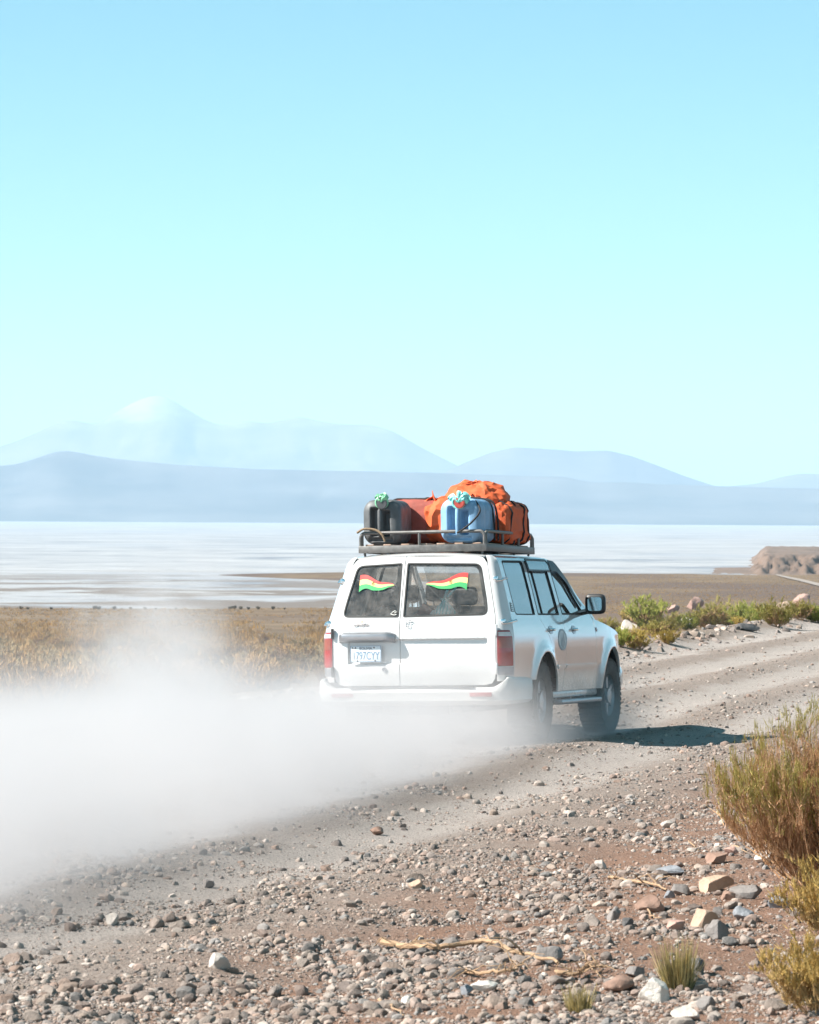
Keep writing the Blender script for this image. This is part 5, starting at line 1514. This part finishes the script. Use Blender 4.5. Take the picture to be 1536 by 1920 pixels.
tag(obj('scrub_carpet', mesh_np('scrub_carpet', V, F, False, None, C), M_LEAF), 'tawny low scrub covering the slope down to the salt flat', 'scrub', kind='stuff')
# small dark bushes on the near shore
dark = shrub_meshes(71, 1.0, 1.4, 26, 5, 6, .2, .03, ((.06, .055, .03), (.10, .085, .045)), ((.06, .045, .03), (.10, .07, .045)), .7, .6, .1)
for k, px in enumerate((40, 52, 96, 178, 186, 215, 245, 272, 292, 330, 432, 440, 452, 466, 484, 512, 534)):
    hp = (5, 4, 4, 6, 5, 5, 4, 4, 3, 3, 5, 6, 5, 4, 5, 5, 3)[k]
    x, y, z = pix_ground(px, 1143, -15.6); put_shrub('shore_bush', dark, x, y, hp * y / F_PX * 1.3, k, 'tiny dark bush at the near edge of the salt flat, one of a row', 'bush', 'dark bushes along the near shore')

# ------------------------------------------------------------------ dry branches and roots on the shoulder
M_DRY = mat('dry_wood', (.33, .215, .13), .9, var=.3, vscale=30, bump=.5, bscale=60)
def stick(pts, r, label, name='dry_branch', side=0, seed=0):
    P = []
    for a, b in pts:
        x, y, z = pix_ground(a, b); P.append((x, y, gz(x, y) + r * 1.3 + .012))
    P = smooth_path(P, 5); q = np.random.default_rng(seed)
    P = P + q.normal(0, .006, P.shape) * [1, 1, .7]
    e = empty(name, tuple(P[0]), label, 'branch'); Pl = P - P[0]
    MB().tube(Pl, r, 7, True, r * .45).build('stem', M_DRY, e)
    for k in range(side):
        i = q.integers(2, len(Pl) - 1); L = q.uniform(.08, .24); d = q.normal(0, 1, 3) * [1, .8, .25]; d /= np.linalg.norm(d)
        t = np.linspace(0, 1, 6)[:, None]; S_ = Pl[i] + d * L * t + np.array([0, 0, 1]) * (.03 * np.sin(t * 3)) + q.normal(0, .006, (6, 3))
        MB().tube(S_, r * .38, 5, True, r * .12).build('twig', M_DRY, e)
    return e
stick([(716, 1776), (760, 1783), (820, 1788), (870, 1780), (925, 1776), (960, 1795), (1000, 1805), (1045, 1818)], .016, 'long dry branch lying across the shoulder gravel', side=10, seed=1)
stick([(862, 1828), (900, 1834), (945, 1834), (968, 1830), (980, 1812)], .010, 'curled dry root below the long branch', side=12, seed=2)
stick([(1040, 1832), (1075, 1836), (1105, 1826), (1140, 1822)], .012, 'tangled dry twigs right of the round grey boulder', side=14, seed=3)
stick([(712, 1884), (730, 1896), (758, 1912)], .007, 'short pale stick near the bottom edge', seed=4)
stick([(1142, 1655), (1175, 1657), (1215, 1664), (1250, 1674)], .012, 'dark splintered branch above the squarish rock', side=5, seed=5)
stick([(1214, 1712), (1224, 1724), (1240, 1732)], .006, 'thin pale twig below the squarish rock', seed=6)
stick([(1292, 1582), (1302, 1590), (1312, 1598)], .006, 'thin pale twig left of the big shrub', seed=7)
stick([(1376, 1592), (1390, 1598), (1402, 1606)], .006, 'thin pale twig under the big shrub', seed=8)

# ------------------------------------------------------------------ the dust thrown up by the wheels
def dust():
    """one closed box of air behind the car; the dust in it thins out before it reaches the box's faces"""
    root_M = Matrix.Translation((CAR[0], CAR[1], 0)) @ Matrix.Rotation(-R(16.2), 4, 'Z')
    mb = MB().box(-8.5, 3.6, -22.0, 4.2, -.35, 2.7)
    m, nt, o = nodes_of('road_dust')
    co = coord(nt); sx = nt.nodes.new('ShaderNodeSeparateXYZ'); nt.links.new(co, sx.inputs[0]); X, Y, Z = sx.outputs
    sc = nt.nodes.new('ShaderNodeVectorMath'); sc.operation = 'MULTIPLY'; sc.inputs[1].default_value = (1, .8, 1.15); nt.links.new(co, sc.inputs[0])
    n1 = texnoise(nt, .30, 3, .5, sc.outputs[0]); n2 = texnoise(nt, 1.25, 6, .66, sc.outputs[0], .5)
    # top of the cloud: low at the bumper, higher the older the dust is
    back = math_(nt, 'MULTIPLY', Y, -1.0)
    top = mapr(nt, back, .4, 8.0, .84, 1.12, 'SMOOTHERSTEP')
    top = math_(nt, 'MULTIPLY', top, math_(nt, 'MAXIMUM', .25, math_(nt, 'ADD', -.35, math_(nt, 'MULTIPLY', n1, 2.75))))
    zz = math_(nt, 'ADD', math_(nt, 'DIVIDE', Z, top), math_(nt, 'MULTIPLY', math_(nt, 'SUBTRACT', n2, .5), 1.7))
    den = mapr(nt, zz, 1.25, .05)
    den = math_(nt, 'MULTIPLY', den, den)
    # edges: right track, left drift, front end at the rear wheels, far tail
    wx = math_(nt, 'ADD', math_(nt, 'SUBTRACT', X, math_(nt, 'MULTIPLY', math_(nt, 'MAXIMUM', back, 0.0), .06)), math_(nt, 'MULTIPLY', math_(nt, 'SUBTRACT', n2, .5), 1.3))
    den = math_(nt, 'MULTIPLY', den, mapr(nt, wx, 1.75, .30))
    den = math_(nt, 'MULTIPLY', den, mapr(nt, wx, -7.4, -3.0))
    fy = math_(nt, 'ADD', Y, math_(nt, 'MULTIPLY', math_(nt, 'SUBTRACT', n1, .5), 1.0))
    den = math_(nt, 'MULTIPLY', den, mapr(nt, fy, 1.5, -1.0, .0, 1.0))
    den = math_(nt, 'MULTIPLY', den, mapr(nt, Y, -21.5, -14.5))
    # a lighter swirl round the right-hand wheels
    wheel = math_(nt, 'MULTIPLY', math_(nt, 'MULTIPLY', mapr(nt, X, 1.75, 1.0), mapr(nt, X, .3, .8)), math_(nt, 'MULTIPLY', mapr(nt, Y, 3.7, 2.7), mapr(nt, zz, .75, .1)))
    den = math_(nt, 'ADD', math_(nt, 'MULTIPLY', math_(nt, 'MULTIPLY', den, mapr(nt, n2, .34, .66, .12, 1.45)), .92), math_(nt, 'MULTIPLY', math_(nt, 'MULTIPLY', wheel, mapr(nt, n2, .35, .65)), 1.0))
    # billows that rise out of the main cloud
    nb = texnoise(nt, 1.1, 5, .6, sc.outputs[0], .6)
    for bx, by, bz, rr_, rz_, dd_ in ((-1.45, -4.3, .75, .75, 1.15, .85), (-.75, -6.6, .7, .8, .75, .6), (-2.9, -7.6, .6, 1.0, .8, .5), (-1.9, -2.5, .5, .7, .65, .5), (-4.3, -5.0, .5, 1.1, .7, .4), (-2.6, -11.5, .7, 1.3, .8, .45), (-.2, -3.2, .3, .8, .55, .5)):
        cv = nt.nodes.new('ShaderNodeCombineXYZ')
        for k_, (c_, p_, q_) in enumerate(((X, bx, rr_), (Y, by, rr_), (Z, bz, rz_))):
            nt.links.new(math_(nt, 'DIVIDE', math_(nt, 'SUBTRACT', c_, p_), q_), cv.inputs[k_])
        ln = nt.nodes.new('ShaderNodeVectorMath'); ln.operation = 'LENGTH'; nt.links.new(cv.outputs[0], ln.inputs[0])
        f_ = mapr(nt, math_(nt, 'ADD', ln.outputs['Value'], math_(nt, 'MULTIPLY', math_(nt, 'SUBTRACT', nb, .5), 2.4)), 1.15, .25)
        den = math_(nt, 'ADD', den, math_(nt, 'MULTIPLY', f_, dd_))
    den = math_(nt, 'MULTIPLY', den, mapr(nt, Z, 2.65, 2.1))
    v = nt.nodes.new('ShaderNodeVolumePrincipled')
    v.inputs['Color'].default_value = (.79, .776, .788, 1)
    v.inputs['Anisotropy'].default_value = .25
    nt.links.new(den, v.inputs['Density'])
    nt.links.new(v.outputs[0], o.inputs['Volume'])
    ob = mb.build('dust_cloud', m, None, False); ob.matrix_world = root_M
    tag(ob, 'thick pale dust cloud trailing behind the car across the road', 'dust', kind='stuff')
dust()
SC.cycles.volume_step_rate = 1.0
